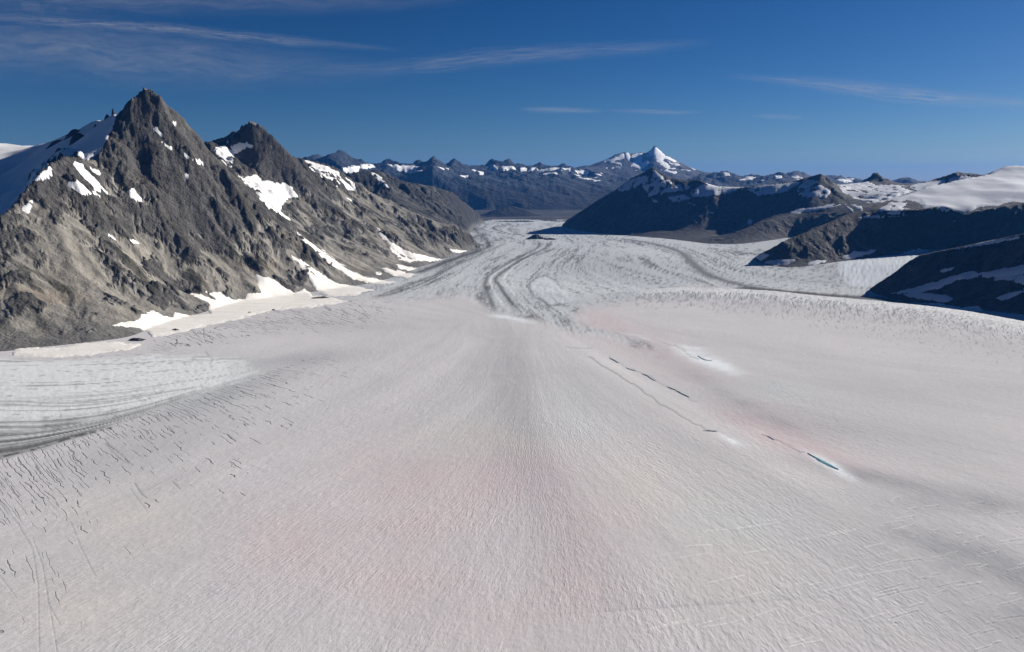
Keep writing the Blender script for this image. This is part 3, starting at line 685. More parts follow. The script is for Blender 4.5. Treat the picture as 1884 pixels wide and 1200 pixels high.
psi = TONGUE.sample(TONGUE.z, IX, IY); psl = TRIB.sample(TRIB.z, IX, IY); psr = RIP.sample(RIP.z, IX, IY); psc = CRK.sample(CRK.z, IX, IY)
def sdp(poly, pad=40):
    us = [p[0] for p in poly]; vs = [p[1] for p in poly]
    k = np.nonzero((UI > min(us) - pad) & (UI < max(us) + pad) & (VI > min(vs) - pad) & (VI < max(vs) + pad))
    o = np.full(IX.shape, -float(pad), np.float32); o[k] = poly_sd(UI[k], VI[k], poly); return o
def linepx(pix, pad=30):
    """distance in metres to a line drawn over the ice"""
    w_ = Gl(pix); x0, y0 = w_.min(0) - 400; x1, y1 = w_.max(0) + 400
    k = np.nonzero((IX > x0) & (IX < x1) & (IY > y0) & (IY < y1))
    d = np.full(IX.shape, 1e4, np.float32); pos_ = np.zeros(IX.shape, np.float32)
    if len(k[0]):
        dd, _, pp = seg_dist(IX[k], IY[k], w_); d[k] = dd; pos_[k] = pp
    return d, pos_
n_big = fbm(IX, IY, 900, 4, 0.5, 101); n_mid = fbm(IX, IY, 160, 4, 0.55, 103); n_sm = fbm(IX, IY, 26, 3, 0.6, 107)
shape3 = IX.shape + (3,)
col = np.empty(shape3, np.float32); col[:] = (.535, .518, .523)
tone = 0.055 * perlin(psr / 75.0, (IX + IY) / 1800.0, 111) + 0.045 * perlin(psr / 190.0, (IX + IY) / 2600.0, 112) + 0.03 * perlin(psr / 22.0, (IX + IY) / 420.0, 113)
col *= (1 + 0.06 * n_big + 0.03 * n_mid + tone)[..., None]
# algae and dust tints, then cool and dark grey patches
def blob(u, v, ru, rv, c_, a, rot=0.0):
    du = (UI - u); dv = (VI - v); cs, sn = math.cos(rot), math.sin(rot)
    p = (du * cs + dv * sn) / ru; q = (-du * sn + dv * cs) / rv
    k = a * np.exp(-(p * p + q * q)) * np.clip(0.85 + 0.7 * n_mid + 0.4 * n_big + 5 * tone, 0.3, 1.6)
    col[:] = lerp(col, np.broadcast_to(np.array(c_, np.float32), shape3), np.clip(k, 0, 1))
PINK = (.56, .445, .455); BEIGE = (.59, .56, .50); COOL = (.52, .56, .57); DARKGREY = (.22, .232, .255)
for a in [(700, 865, 95, 55), (860, 885, 120, 65), (790, 980, 110, 65), (960, 870, 110, 50), (1095, 955, 120, 85), (1060, 1060, 90, 70), (760, 1080, 110, 50), (960, 1150, 200, 60), (560, 1000, 160, 90)]: blob(*a, PINK, 0.40)
for a in [(1180, 632, 120, 22, PINK, 0.55, 0.3), (1290, 700, 160, 22, PINK, 0.4, 0.4), (1440, 800, 150, 24, PINK, 0.62, 0.4), (1110, 585, 70, 18, PINK, 0.35, 0.3), (1500, 830, 120, 30, PINK, 0.3, 0.3)]: blob(*a)
for a in [(900, 810, 120, 30), (1160, 900, 70, 60), (1330, 1010, 90, 120), (240, 960, 120, 60), (130, 1120, 140, 60)]: blob(*a, BEIGE, 0.42)
for a in [(1060, 740, 60, 70), (1350, 960, 110, 40), (400, 680, 90, 30), (330, 720, 140, 50), (1400, 720, 200, 20)]: blob(*a, COOL, 0.45)
for a in [(1800, 1040, 170, 50, DARKGREY, 0.8, 0.30), (1900, 1130, 140, 60, DARKGREY, 0.95, 0.3), (1680, 985, 140, 22, DARKGREY, 0.5, 0.35), (1780, 925, 220, 26, DARKGREY, 0.5, 0.08), (1620, 880, 190, 14, DARKGREY, 0.5, 0.2), (1560, 790, 260, 24, DARKGREY, 0.28, 0.15), (1700, 720, 300, 30, DARKGREY, 0.2, 0.05), (1330, 720, 170, 14, DARKGREY, 0.35, 0.5), (1080, 720, 30, 70, DARKGREY, 0.16, -0.5), (560, 660, 120, 14, DARKGREY, 0.3, -0.1), (420, 720, 150, 22, DARKGREY, 0.38, -0.35), (250, 830, 180, 40, DARKGREY, 0.22, -0.35), (640, 600, 120, 12, DARKGREY, 0.25, 0.0)]: blob(*a)  # dark grey patches and streaks, strongest at the lower right

# bare ice of the tongue with its banding
TP = [(600, 556), (640, 552), (700, 552), (760, 557), (800, 551), (860, 549), (885, 560), (900, 578), (940, 587), (985, 592), (1040, 612), (1100, 622), (1160, 640), (1230, 645), (1170, 620), (1105, 604), (1060, 588), (1075, 572), (1110, 566), (1150, 560), (1190, 546), (1230, 538), (1290, 534),
      (1500, 549), (1640, 566), (1800, 540), (1800, 420), (1060, 380), (880, 380), (850, 430), (560, 540)]
rag = 9 * n_mid + 5 * n_sm
bare = smoothstep(sdp(TP) + rag, -6, 16)
psi0 = psi; psi = psi + 26 * n_mid + 30 * n_big + 7 * n_sm
along = IY + 0.4 * IX
band = 0.75 * perlin(psi / 15.0, along / 1100.0, 201) + 0.6 * perlin(psi / 36.0, along / 1800.0, 202) + 0.7 * perlin(psi / 150.0, along / 2600.0, 203) + 0.7 * perlin(psi / 7.0, along / 500.0, 204)
ice_c = lerp(np.broadcast_to(np.array([.475, .495, .51], np.float32), shape3), np.broadcast_to(np.array([.14, .143, .147], np.float32), shape3), smoothstep(band + 0.35 * n_mid + 0.2 * n_sm, -0.05, 1.05))
speck = smoothstep(perlin(psi / 14.0, along / 70.0, 211) + 0.4 * n_sm, 0.42, 0.62); ice_c = lerp(ice_c, np.broadcast_to(np.array([.17, .18, .19], np.float32), shape3), 0.55 * speck)
# debris near the banks
bank_l = 1 - smoothstep(psi + 60 * n_mid, 60, 330); bank_l *= smoothstep(IY, 6200, 8000)
ice_c = lerp(ice_c, np.broadcast_to(np.array([.085, .083, .08], np.float32), shape3), 0.75 * bank_l * smoothstep(band, -0.9, 0.5))
col = lerp(col, ice_c, bare)
def moraine(pix, wid, a, c_=(.075, .072, .07), brk=0.0, taper=True):
    global col
    d, p = linepx(pix)
    k = a * np.exp(-(d / (wid * (0.75 + 0.5 * np.clip(n_mid + 0.5, 0, 1)))) ** 2)
    if brk > 0: k = k * smoothstep(perlin(p * 40 * brk, d * 0 + 3.3, 221) + 0.5 * n_sm, -0.25, 0.25)
    if taper: k = k * smoothstep(p, 0, 0.08) * (1 - smoothstep(p, 0.93, 1))
    col = lerp(col, np.broadcast_to(np.array(c_, np.float32), shape3), np.clip(k, 0, 1))
WH = (.74, .76, .78)
moraine([(915, 582), (900, 546), (892, 523), (900, 507), (923, 492), (958, 472), (989, 456), (991, 446)], 22, 0.85, (.13, .133, .137))
moraine([(958, 576), (933, 547), (918, 525), (912, 512), (933, 495), (968, 474), (1004, 456), (1008, 445)], 22, 0.9, (.11, .113, .117))
moraine([(979, 581), (946, 543), (928, 516), (940, 496), (985, 468)], 11, 0.6, WH); moraine([(928, 566), (908, 535), (902, 514), (915, 500), (950, 480)], 11, 0.5, WH)
moraine([(1004, 456), (1012, 450), (1014, 444), (1005, 441)], 12, 0.8, brk=1.0); moraine([(1060, 450), (1048, 446), (1035, 441)], 14, 0.6, brk=1.0)
moraine([(958, 492), (975, 485), (988, 479)], 13, 0.8, brk=.6); moraine([(1010, 462), (1016, 459), (1022, 461)], 14, 0.7)
moraine([(960, 434), (935, 430), (915, 424), (907, 419), (920, 415), (945, 411)], 34, 0.85); moraine([(930, 430), (900, 426), (885, 421), (897, 416)], 30, 0.75); moraine([(970, 436), (945, 428), (935, 421), (950, 416), (985, 411)], 26, 0.55)
moraine([(940, 421), (960, 424), (985, 424)], 60, 0.7, (.13, .10, .085)); moraine([(960, 414), (985, 413), (1020, 412)], 70, 0.6, (.10, .085, .08)); moraine([(1010, 424), (1035, 424), (1050, 430)], 40, 0.5)
moraine([(1580, 545), (1500, 542), (1400, 531), (1350, 521), (1300, 504), (1270, 480), (1245, 461), (1200, 448), (1137, 438)], 65, 0.85, (.12, .116, .112)); moraine([(1700, 558), (1620, 551), (1560, 546), (1450, 538), (1350, 528)], 95, 0.95, (.06, .058, .056))
moraine([(1850, 572), (1760, 561), (1680, 552), (1600, 546)], 60, 0.85, (.07, .066, .062)); moraine([(1500, 520), (1420, 505), (1350, 495)], 20, 0.3)
for a in [[(1110, 455), (1128, 453), (1150, 456)], [(1140, 461), (1160, 463), (1185, 468)], [(1060, 470), (1080, 468), (1095, 463)], [(1130, 450), (1145, 449), (1160, 452)], [(1085, 477), (1095, 474), (1105, 472)], [(1150, 468), (1165, 470)], [(1095, 482), (1110, 479)]]: moraine(a, 15, 0.75, (.13, .11, .09), brk=.8)
moraine([(700, 545), (760, 520), (800, 505), (850, 480), (880, 466)], 40, 0.6, brk=.2); moraine([(760, 505), (800, 490), (850, 472), (890, 460)], 55, 0.85, (.06, .058, .057)); moraine([(790, 512), (830, 492), (880, 470), (930, 448)], 26, 0.5)
moraine([(866, 440), (880, 434), (900, 430)], 50, 0.7); moraine([(850, 458), (890, 450), (925, 440), (950, 437)], 45, 0.6, brk=.3)
# the smooth snow-filled basin with its scalloped rim
BAS = [(976, 523), (990, 512), (1004, 508), (1012, 513), (1022, 517), (1030, 530), (1045, 542), (1068, 549), (1050, 556), (1010, 560), (985, 546), (978, 534)]
sb = sdp(BAS) + 2.0 * n_sm + 2.5 * n_mid
col = lerp(col, np.broadcast_to(np.array([.55, .57, .60], np.float32), shape3), 0.55 * smoothstep(sb, -1, 2)); col = lerp(col, np.broadcast_to(np.array([.17, .18, .19], np.float32), shape3), 0.7 * np.exp(-((sb + 1.5) / 1.3) ** 2) * (UI < 1034))
for (u, v, r) in [(989, 561, 4), (997, 566, 2.5), (1008, 569, 2)]:
    d = np.hypot(UI - u, (VI - v) * 0.8); col = lerp(col, np.broadcast_to(np.array([.2, .21, .22], np.float32), shape3), 0.8 * np.exp(-((d - r) / 1.1) ** 2))
FR = [(940, 530), (960, 545), (975, 555), (985, 552), (978, 570), (962, 556), (950, 550)]
col = lerp(col, np.broadcast_to(np.array([.25, .26, .265], np.float32), shape3), 0.75 * smoothstep(sdp(FR) + 2 * n_sm, -1, 3) * smoothstep(band, -0.6, 0.6))
# bare tributary at the left
TR = [(-900, 655), (0, 656), (60, 661), (150, 660), (270, 652), (380, 651), (440, 655), (470, 672), (510, 690), (430, 712), (370, 728), (280, 760), (200, 790), (90, 826), (0, 848), (-900, 1000)]
st = sdp(TR, 60) + 7 * n_mid + 4 * n_sm
tb = smoothstep(st, -2, 9) * (1 - 0.8 * smoothstep(UI, 400, 500))
bnd = 0.9 * perlin(psl / 17.0, IX / 900.0, 231) + 0.9 * perlin(psl / 55.0, IX / 1300.0, 232) + 0.8 * perlin(psl / 9.0, IX / 330.0, 233)
tc_ = lerp(np.broadcast_to(np.array([.66, .675, .68], np.float32), shape3), np.broadcast_to(np.array([.33, .335, .34], np.float32), shape3), smoothstep(bnd + 0.3 * n_mid, 0.22, 1.3))
sp2 = smoothstep(perlin(psl / 12.0, IX / 60.0, 241) + 0.3 * n_sm, 0.50, 0.66); tc_ = lerp(tc_, np.broadcast_to(np.array([.13, .135, .14], np.float32), shape3), 0.4 * sp2)
edge = smoothstep(psl + 70 * n_mid, 600, 800) * (1 - smoothstep(IX, -1450, -900))
tc_ = lerp(tc_, np.broadcast_to(np.array([.085, .083, .082], np.float32), shape3), 0.85 * edge * smoothstep(bnd, -1.3, 0.6))
col = lerp(col, tc_, tb)
moraine([(-300, 742), (0, 738), (100, 742), (200, 738), (300, 722), (395, 708)], 9, 0.55, (.14, .14, .14)); moraine([(380, 712), (420, 700), (450, 690), (480, 682)], 6, 0.5, WH); moraine([(-200, 792), (0, 786), (80, 786), (160, 776)], 14, 0.5)
moraine([(-400, 960), (0, 842), (60, 828), (130, 806), (210, 786)], 10, 0.9, (.06, .06, .06), brk=1.2, taper=False); moraine([(0, 660), (100, 661), (200, 655), (290, 651)], 4, 0.5, (.2, .2, .2))
# right-hand tributary: broken pale ice
ICF = [(1545, 478), (1600, 473), (1690, 464), (1690, 480), (1650, 508), (1600, 528), (1560, 528), (1540, 500)]
icf = smoothstep(sdp(ICF) + 4 * n_mid, -3, 8); col = lerp(col, np.broadcast_to(np.array([.62, .66, .70], np.float32), shape3), 0.8 * icf)
# broken white crest of the fall
dcr, pcr = linepx([(1120, 552), (1180, 541), (1260, 536), (1400, 541), (1500, 551), (1620, 562), (1750, 577), (1884, 602), (2050, 640)])
rough = np.exp(-(dcr / 230.0) ** 2) * smoothstep(pcr, 0.02, 0.15)
col = lerp(col, np.broadcast_to(np.array([.70, .71, .72], np.float32), shape3), 0.65 * rough); sp3 = smoothstep(fbm(IX, IY * 0.35, 24, 3, 0.6, 251), 0.18, 0.34)
col = lerp(col, np.broadcast_to(np.array([.22, .235, .25], np.float32), shape3), 0.6 * rough * sp3)
# pale crust round the melt pools
for u, v, ru, rv, rot in [(1305, 664, 52, 11, 0.3), (1325, 674, 34, 9, 0.4), (1272, 651, 26, 7, 0.3), (1270, 640, 18, 3, 0.2), (1520, 852, 40, 8, 0.5), (1550, 872, 28, 6, 0.5), (1340, 808, 24, 4, 0.45), (925, 583, 22, 3, 0.1), (960, 590, 24, 3.5, 0.15), (1190, 622, 30, 2.5, 0.2), (1270, 640, 30, 1.5, 0.0)]:
    du, dv = UI - u, VI - v; cs, sn = math.cos(rot), math.sin(rot); p = (du * cs + dv * sn) / ru; q = (dv * cs - du * sn) / rv
    col = lerp(col, np.broadcast_to(np.array([.72, .75, .77], np.float32), shape3), np.clip(1.0 * np.exp(-(p * p + q * q)) * (0.85 + 1.3 * n_mid + 0.5 * n_sm), 0, 1))
log('ice colours')

# where the ice is cracked
edge_v = np.interp(UI, [-60, 0, 200, 400, 520, 640], [870, 848, 785, 715, 680, 640]); dv_ = VI - edge_v
crk = np.where(dv_ > -4, np.exp(-np.maximum(dv_, 0) / 150.0), 0) * np.where(UI < 480, 1.0, np.exp(-np.maximum(UI - 480, 0) / 140.0)) + 0.35 * ((UI < 150) & (dv_ > 0)) * np.exp(-np.maximum(dv_, 0) / 300.0)
foot_v = np.interp(UI, [250, 380, 500, 640, 760, 800], [640, 600, 578, 566, 552, 552]); crk = np.maximum(crk, 0.9 * np.exp(-((VI - foot_v - 14) / 30.0) ** 2) * smoothstep(UI, 260, 300) * (1 - smoothstep(UI, 640, 800)))
cv_ = np.interp(UI, [1170, 1260, 1400, 1500, 1620, 1750, 1884, 1960], [543, 537, 542, 552, 563, 578, 603, 625]); dr_ = VI - cv_
crk = np.maximum(crk, np.where(dr_ > -2, np.exp(-np.maximum(dr_, 0) / np.interp(UI, [1170, 1400, 1600, 1884], [16, 26, 46, 42])), 0) * smoothstep(UI, 1150, 1240))
crk = np.clip(crk + 0.15 * n_mid * (crk > 0.05), 0, 1) * (1 - tb * 0.8)
# relief: swells, ripples, crevasses, melt channels
near_w = 1 - smoothstep(IY, 5500, 7500)
rip = perlin(psr / 24.0, along / 260.0, 301) * 0.7 + perlin(psr / 11.0, IX / 70.0 + IY / 70.0, 302) * 0.45
snowy = (1 - bare) * (1 - tb)
IZ = IZ + snowy * (0.32 * rip + 0.3 * n_sm) + (bare + 0.4 * tb) * (1.6 * band * near_w + 2.4 * n_sm)
IZ = IZ + rough * (3.5 * fbm(IX, IY * 0.4, 34, 3, 0.6, 313, ridged=True)) + icf * (7 * fbm(IX, IY, 60, 4, 0.65, 311, ridged=True) - 3)
rng = np.random.default_rng(7)
cut = np.zeros(IX.shape, np.float32); lite = np.zeros(IX.shape, np.float32)
ylin = CAMZ / Y_ICE
def to_grid(u, v):
    a = (u - CU) / FPX; bb = (CV - v) / FPX
    Yy = math.cos(PITCH) + bb * math.sin(PITCH); Zz = -math.sin(PITCH) + bb * math.cos(PITCH)
    t = a / Yy; e = Zz / Yy; d = CAMZ / np.maximum(-e, 1e-3)
    for _ in range(5): d = (CAMZ - zice(t * d, d)) / np.maximum(-e, 1e-3)
    return np.interp(t, TT, np.arange(len(TT))), np.interp(-CAMZ / d, -ylin, np.arange(len(ylin)))
def crack(paths, depth, target, rad=0.75):
    """press thin lines into the ice mesh; paths are lists of (u, v) polylines"""
    pu, pv, pw = [], [], []
    for pl, dp in zip(paths, depth):
        p = np.array(pl, float)
        for a, b_ in zip(p[:-1], p[1:]):
            n_ = max(2, int(np.hypot(*(b_ - a)) / 0.8)); t = np.linspace(0, 1, n_)
            pu.append(a[0] + (b_[0] - a[0]) * t); pv.append(a[1] + (b_[1] - a[1]) * t); pw.append(np.full(n_, dp))
    ci, ri = to_grid(np.concatenate(pu), np.concatenate(pv)); wv = np.concatenate(pw)
    c0 = np.floor(ci).astype(int); r0 = np.floor(ri).astype(int)
    for oc in (0, 1):
        for orr in (0, 1):
            cc, rr = c0 + oc, r0 + orr; okk = (cc > 0) & (cc < len(TT) - 1) & (rr > 0) & (rr < len(ylin) - 1)
            wgt = np.clip(1 - np.abs(cc - ci), 0, 1) * np.clip(1 - np.abs(rr - ri), 0, 1)
            np.maximum.at(target, (rr[okk], cc[okk]), (wv * wgt)[okk])
def wander(u, v, du, dv, n_, st, wob, bend=0.0):
    pl = [(u, v)]; a = math.atan2(dv, du)
    for _ in range(n_):
        a += rng.normal(0, wob) + bend; u += math.cos(a) * st; v += math.sin(a) * st; pl.append((u, v))
    return pl
paths, dep = [], []
# left field: long cracks running from the bare tributary into the snow
for _ in range(5200):
    u = rng.uniform(-60, 640); v = rng.uniform(600, 1130)
    edge_v = np.interp(u, [-60, 0, 200, 400, 520, 640], [870, 848, 785, 715, 680, 640]); dv = v - edge_v
    if dv < -6: continue
    pr = math.exp(-dv / 85.0) * (1.0 if u < 480 else math.exp(-(u - 480) / 60)) * 0.015
    if u < 120 and dv < 250: pr += 0.004
    if rng.random() > pr: continue
    sc_ = 0.6 + 0.9 * math.exp(-dv / 200); ang = math.radians(np.interp(u, [0, 200, 420, 640], [58, 47, 32, 22]) + rng.normal(0, 5))
    paths.append(wander(u, v, math.cos(ang), math.sin(ang), int(rng.integers(2, 7)), rng.uniform(3, 9) * sc_, 0.11)); dep.append(rng.uniform(1.0, 3.4))
# cracks under the avalanche snow at the foot of the slope
for _ in range(700):
    u = rng.uniform(270, 760); vb = np.interp(u, [270, 380, 500, 640, 760], [622, 590, 572, 560, 548]); v = vb + abs(rng.normal(8, 26))
    ang = math.radians(np.interp(u, [270, 330, 450, 760], [95, 60, 40, 15]) + rng.normal(0, 8))
    if v > 690 or rng.random() < 0.975: continue
    paths.append(wander(u, v, math.cos(ang), math.sin(ang), int(rng.integers(2, 5)), rng.uniform(3, 6), 0.15)); dep.append(rng.uniform(1.2, 3.5))
for _ in range(0):
    u = rng.uniform(440, 720); v = rng.uniform(640, 800); ang = math.radians(22 + rng.normal(0, 5))
    if rng.random() > 1.2 * math.exp(-(u - 440) / 140): continue
    paths.append(wander(u, v, math.cos(ang), math.sin(ang), 4, rng.uniform(4, 9), 0.08)); dep.append(rng.uniform(0.8, 2))
for pl in [[(-20, 900), (30, 960), (60, 1010), (70, 1080), (72, 1200)], [(60, 990), (78, 1040), (90, 1110), (105, 1200)], [(130, 960), (150, 1010), (175, 1060)], [(85, 1080), (88, 1110), (110, 1150)], [(0, 1060), (30, 1100)], [(240, 900), (270, 940)]]:
    paths.append(pl); dep.append(1.3)
# right field along the crest of the fall
for _ in range(9000):
    u = rng.uniform(1170, 1960); vc = np.interp(u, [1170, 1260, 1400, 1500, 1620, 1750, 1884, 1960], [543, 537, 542, 552, 563, 578, 603, 625]); q = abs(rng.normal(0, 1)); dv = q * np.interp(u, [1170, 1400, 1600, 1884], [11, 16, 26, 26])
    if u > 1560: dv += rng.uniform(0, 14)
    ang = math.radians(np.interp(u, [1170, 1350, 1600, 1884], [155, 105, 62, 46]) + rng.normal(0, 12))
    if rng.random() > 0.10: continue
    paths.append(wander(u, vc + dv, math.cos(ang), math.sin(ang), int(rng.integers(1, 3)), rng.uniform(1.0, 2.4), 0.3)); dep.append(rng.uniform(0.8, 3.0) * (0.3 + math.exp(-dv / 40)))
for _ in range(0):
    u = rng.uniform(1420, 1884); v = np.interp(u, [1420, 1884], [590, 640]) + rng.uniform(0, 45); ang = math.radians(66 + rng.normal(0, 8))
    paths.append(wander(u, v, math.cos(ang), math.sin(ang), int(rng.integers(2, 6)), rng.uniform(2.5, 5), 0.22)); dep.append(rng.uniform(0.6, 1.8))
crack(paths, dep, cut, 0.55)
# melt channels across the middle
ch = [[(1083, 656), (1095, 664), (1112, 676), (1130, 686), (1152, 700), (1172, 712), (1195, 728), (1212, 741), (1226, 750), (1240, 759), (1262, 772), (1280, 781), (1300, 791), (1312, 794)], [(1295, 793), (1320, 794)], [(1040, 638), (1062, 640), (1090, 641)],
      [(1402, 800), (1420, 806), (1440, 816), (1465, 828), (1480, 833)], [(1120, 657), (1135, 666), (1150, 676), (1170, 683), (1190, 692), (1210, 703), (1232, 714), (1255, 726), (1280, 740)], [(1240, 636), (1258, 645), (1272, 655), (1285, 662)], [(1160, 618), (1185, 621), (1215, 628), (1235, 635)]]
ch = [[(u + rng.normal(0, 1.2), v + rng.normal(0, 0.8)) for u, v in [tuple(q) for q in curve(c_, 3)]] for c_ in ch]
chan = np.zeros(IX.shape, np.float32); crack(ch, [1.0, 1.0, 0.4, 0.8, 0.5, 0.6, 0.4], chan)
# snow-bridged cracks lower right
paths, dep = [], []
for _ in range(300):
    u = rng.uniform(1180, 1960); v = rng.uniform(870, 1210)
    if v < np.interp(u, [1180, 1400, 1700, 1960], [1010, 930, 900, 900]) or rng.random() > (0.5 if u > 1600 else 0.34): continue
    ang = math.radians(-8 - 8 * smoothstep(np.array(v), 950, 1150) + rng.normal(0, 2.0)); n_ = int(rng.integers(2, 7)) if u < 1640 else int(rng.integers(1, 4))
    paths.append(wander(u, v, math.cos(ang), math.sin(ang), n_, rng.uniform(8, 18), 0.03)); dep.append(rng.uniform(0.3, 1.0))
crack(paths, dep, lite, 0.65)
pk = [[(u, v + 2.5) for u, v in p] for p, d in zip(paths, dep) if p[0][0] > 1600]; dk = np.zeros(IX.shape, np.float32)
if pk: crack(pk, [1.0] * len(pk), dk, 0.7)
IZ = IZ - 0.28 * cut - 1.2 * chan + 1.2 * lite - 2.0 * dk
col = lerp(col, np.broadcast_to(np.array([.16, .18, .20], np.float32), shape3), np.clip(cut / 3.0, 0, 0.66)); col = lerp(col, np.broadcast_to(np.array([.10, .11, .12], np.float32), shape3), 0.8 * chan)
col = lerp(col, np.broadcast_to(np.array([.84, .83, .81], np.float32), shape3), 0.55 * lite)
col = np.clip(col, 0.03, 0.86)
log('cracks')

def ice_material():
    m_, n, bs, pos = mat_new('glacier_surface')
    c_ = attr(n, 'tint', True); rp = attr(n, 'ripple'); sn = attr(n, 'snowy')
    sp = n.add('ShaderNodeSeparateXYZ'); n.l.new(pos, sp.inputs[0])
    v = n.combine(n.math('DIVIDE', rp, 5.2), n.math('DIVIDE', sp.outputs[0], 24.0), n.math('DIVIDE', sp.outputs[1], 24.0))
    r1 = n.noise(v, 1.0, 3.0, 0.6, 0.4)
    g = n.noise(pos, 1.0 / 9.0, 4.0, 0.65)
    k = n.math('ADD', 0.80, n.math('ADD', n.math('MULTIPLY', g, 0.22), n.math('MULTIPLY', r1, 0.18)))
    cl_, cm_ = attr(n, 'crackline'), attr(n, 'cracked')
    tot = None
    for sp_, wd_, sd_ in ((17.0, 1.7, 3.1), (31.0, 2.6, 9.7)):
        wb = n.noise(pos, 1 / 55.0, 3.0, 0.6)
        q = n.math('ADD', n.math('DIVIDE', cl_, sp_), n.math('MULTIPLY', n.math('SUBTRACT', wb, 0.5), 1.3))
        ce = n.math('FLOOR', q); fr = n.math('MULTIPLY', n.math('ABSOLUTE', n.math('SUBTRACT', n.math('SUBTRACT', q, ce), 0.5)), sp_)
        nz = n.noise(n.combine(n.math('MULTIPLY', ce, 7.31 + sd_), n.math('DIVIDE', sp.outputs[0], 105.0), n.math('DIVIDE', sp.outputs[1], 105.0)), 1.0, 1.5, 0.5)
        ex = n.math('SUBTRACT', nz, n.math('SUBTRACT', 0.74, n.math('MULTIPLY', cm_, 0.30)))
        wl_ = n.math('MULTIPLY', n.smooth(ex, 0.0, 0.07), wd_)
        m1 = n.math('MULTIPLY', n.math('SUBTRACT', 1.0, n.math('DIVIDE', fr, n.math('ADD', wl_, 0.02)), clamp=True), 2.2, clamp=True)
        m1 = n.math('MULTIPLY', m1, n.smooth(ex, 0.0, 0.02))
        tot = m1 if tot is None else n.math('MAXIMUM', tot, m1)
    tot = n.math('MULTIPLY', tot, n.smooth(cm_, 0.10, 0.30))
    body = n.mix(1.0, c_, n.combine(k, k, k), 'MULTIPLY')
    n.put(bs.inputs['Base Color'], n.mix(n.math('MULTIPLY', tot, 0.72), body, (.075, .085, .095, 1)))
    bs.inputs['Roughness'].default_value = 0.8; bs.inputs['Specular IOR Level'].default_value = 0.03
    h = n.math('ADD', n.math('MULTIPLY', n.math('MULTIPLY', r1, sn), 1.6), n.math('MULTIPLY', g, 0.55))
    bump(n, bs, n.math('SUBTRACT', h, n.math('MULTIPLY', tot, 1.2)), 1.0)
    return m_
M_ICE = ice_material()
fi = quad_any(on)
A = {'tint': col, 'ripple': psr, 'crackline': psc, 'cracked': crk, 'snowy': np.clip(snowy, 0, 1) * (1 - 0.6 * smoothstep(IY, 3000, 6000)) * np.clip(0.8 + 0.9 * n_big + 0.6 * n_mid, 0.15, 1.7)}
def zone(m_): return m_[:-1, :-1]
z_trib = zone((st > 0) & (UI < 505)); z_right = zone((psi0 > 2120) & (IY > 5300) & (IX > 1200) & (sdp([(1140, 436), (1200, 446), (1245, 459), (1270, 478), (1300, 503), (1350, 520), (1450, 535), (1560, 545), (1640, 552), (1900, 540), (1900, 420), (1200, 420)], 30) > 0))
z_tong = zone(bare > 0.5) & ~z_right & ~z_trib
g_main = make_mesh('glacier', IX, IY, IZ, fi & ~z_trib & ~z_right & ~z_tong, M_ICE, attrs=A); tag(g_main, 'broad pinkish white upper glacier snowfield filling the whole foreground', 'glacier', 'structure')
o = make_mesh('glacier', IX, IY, IZ, fi & z_tong, M_ICE, attrs=A); tag(o, 'grey striped bare ice tongue winding down the middle valley', 'glacier', 'structure')
o = make_mesh('glacier', IX, IY, IZ, fi & z_trib, M_ICE, attrs=A); tag(o, 'pale blue bare ice tributary with dark streaks at the left edge', 'glacier', 'structure')
o = make_mesh('glacier', IX, IY, IZ, fi & z_right, M_ICE, attrs=A); tag(o, 'crevassed side glacier flowing in between the dark right slopes', 'glacier', 'structure')
log('glacier meshes')
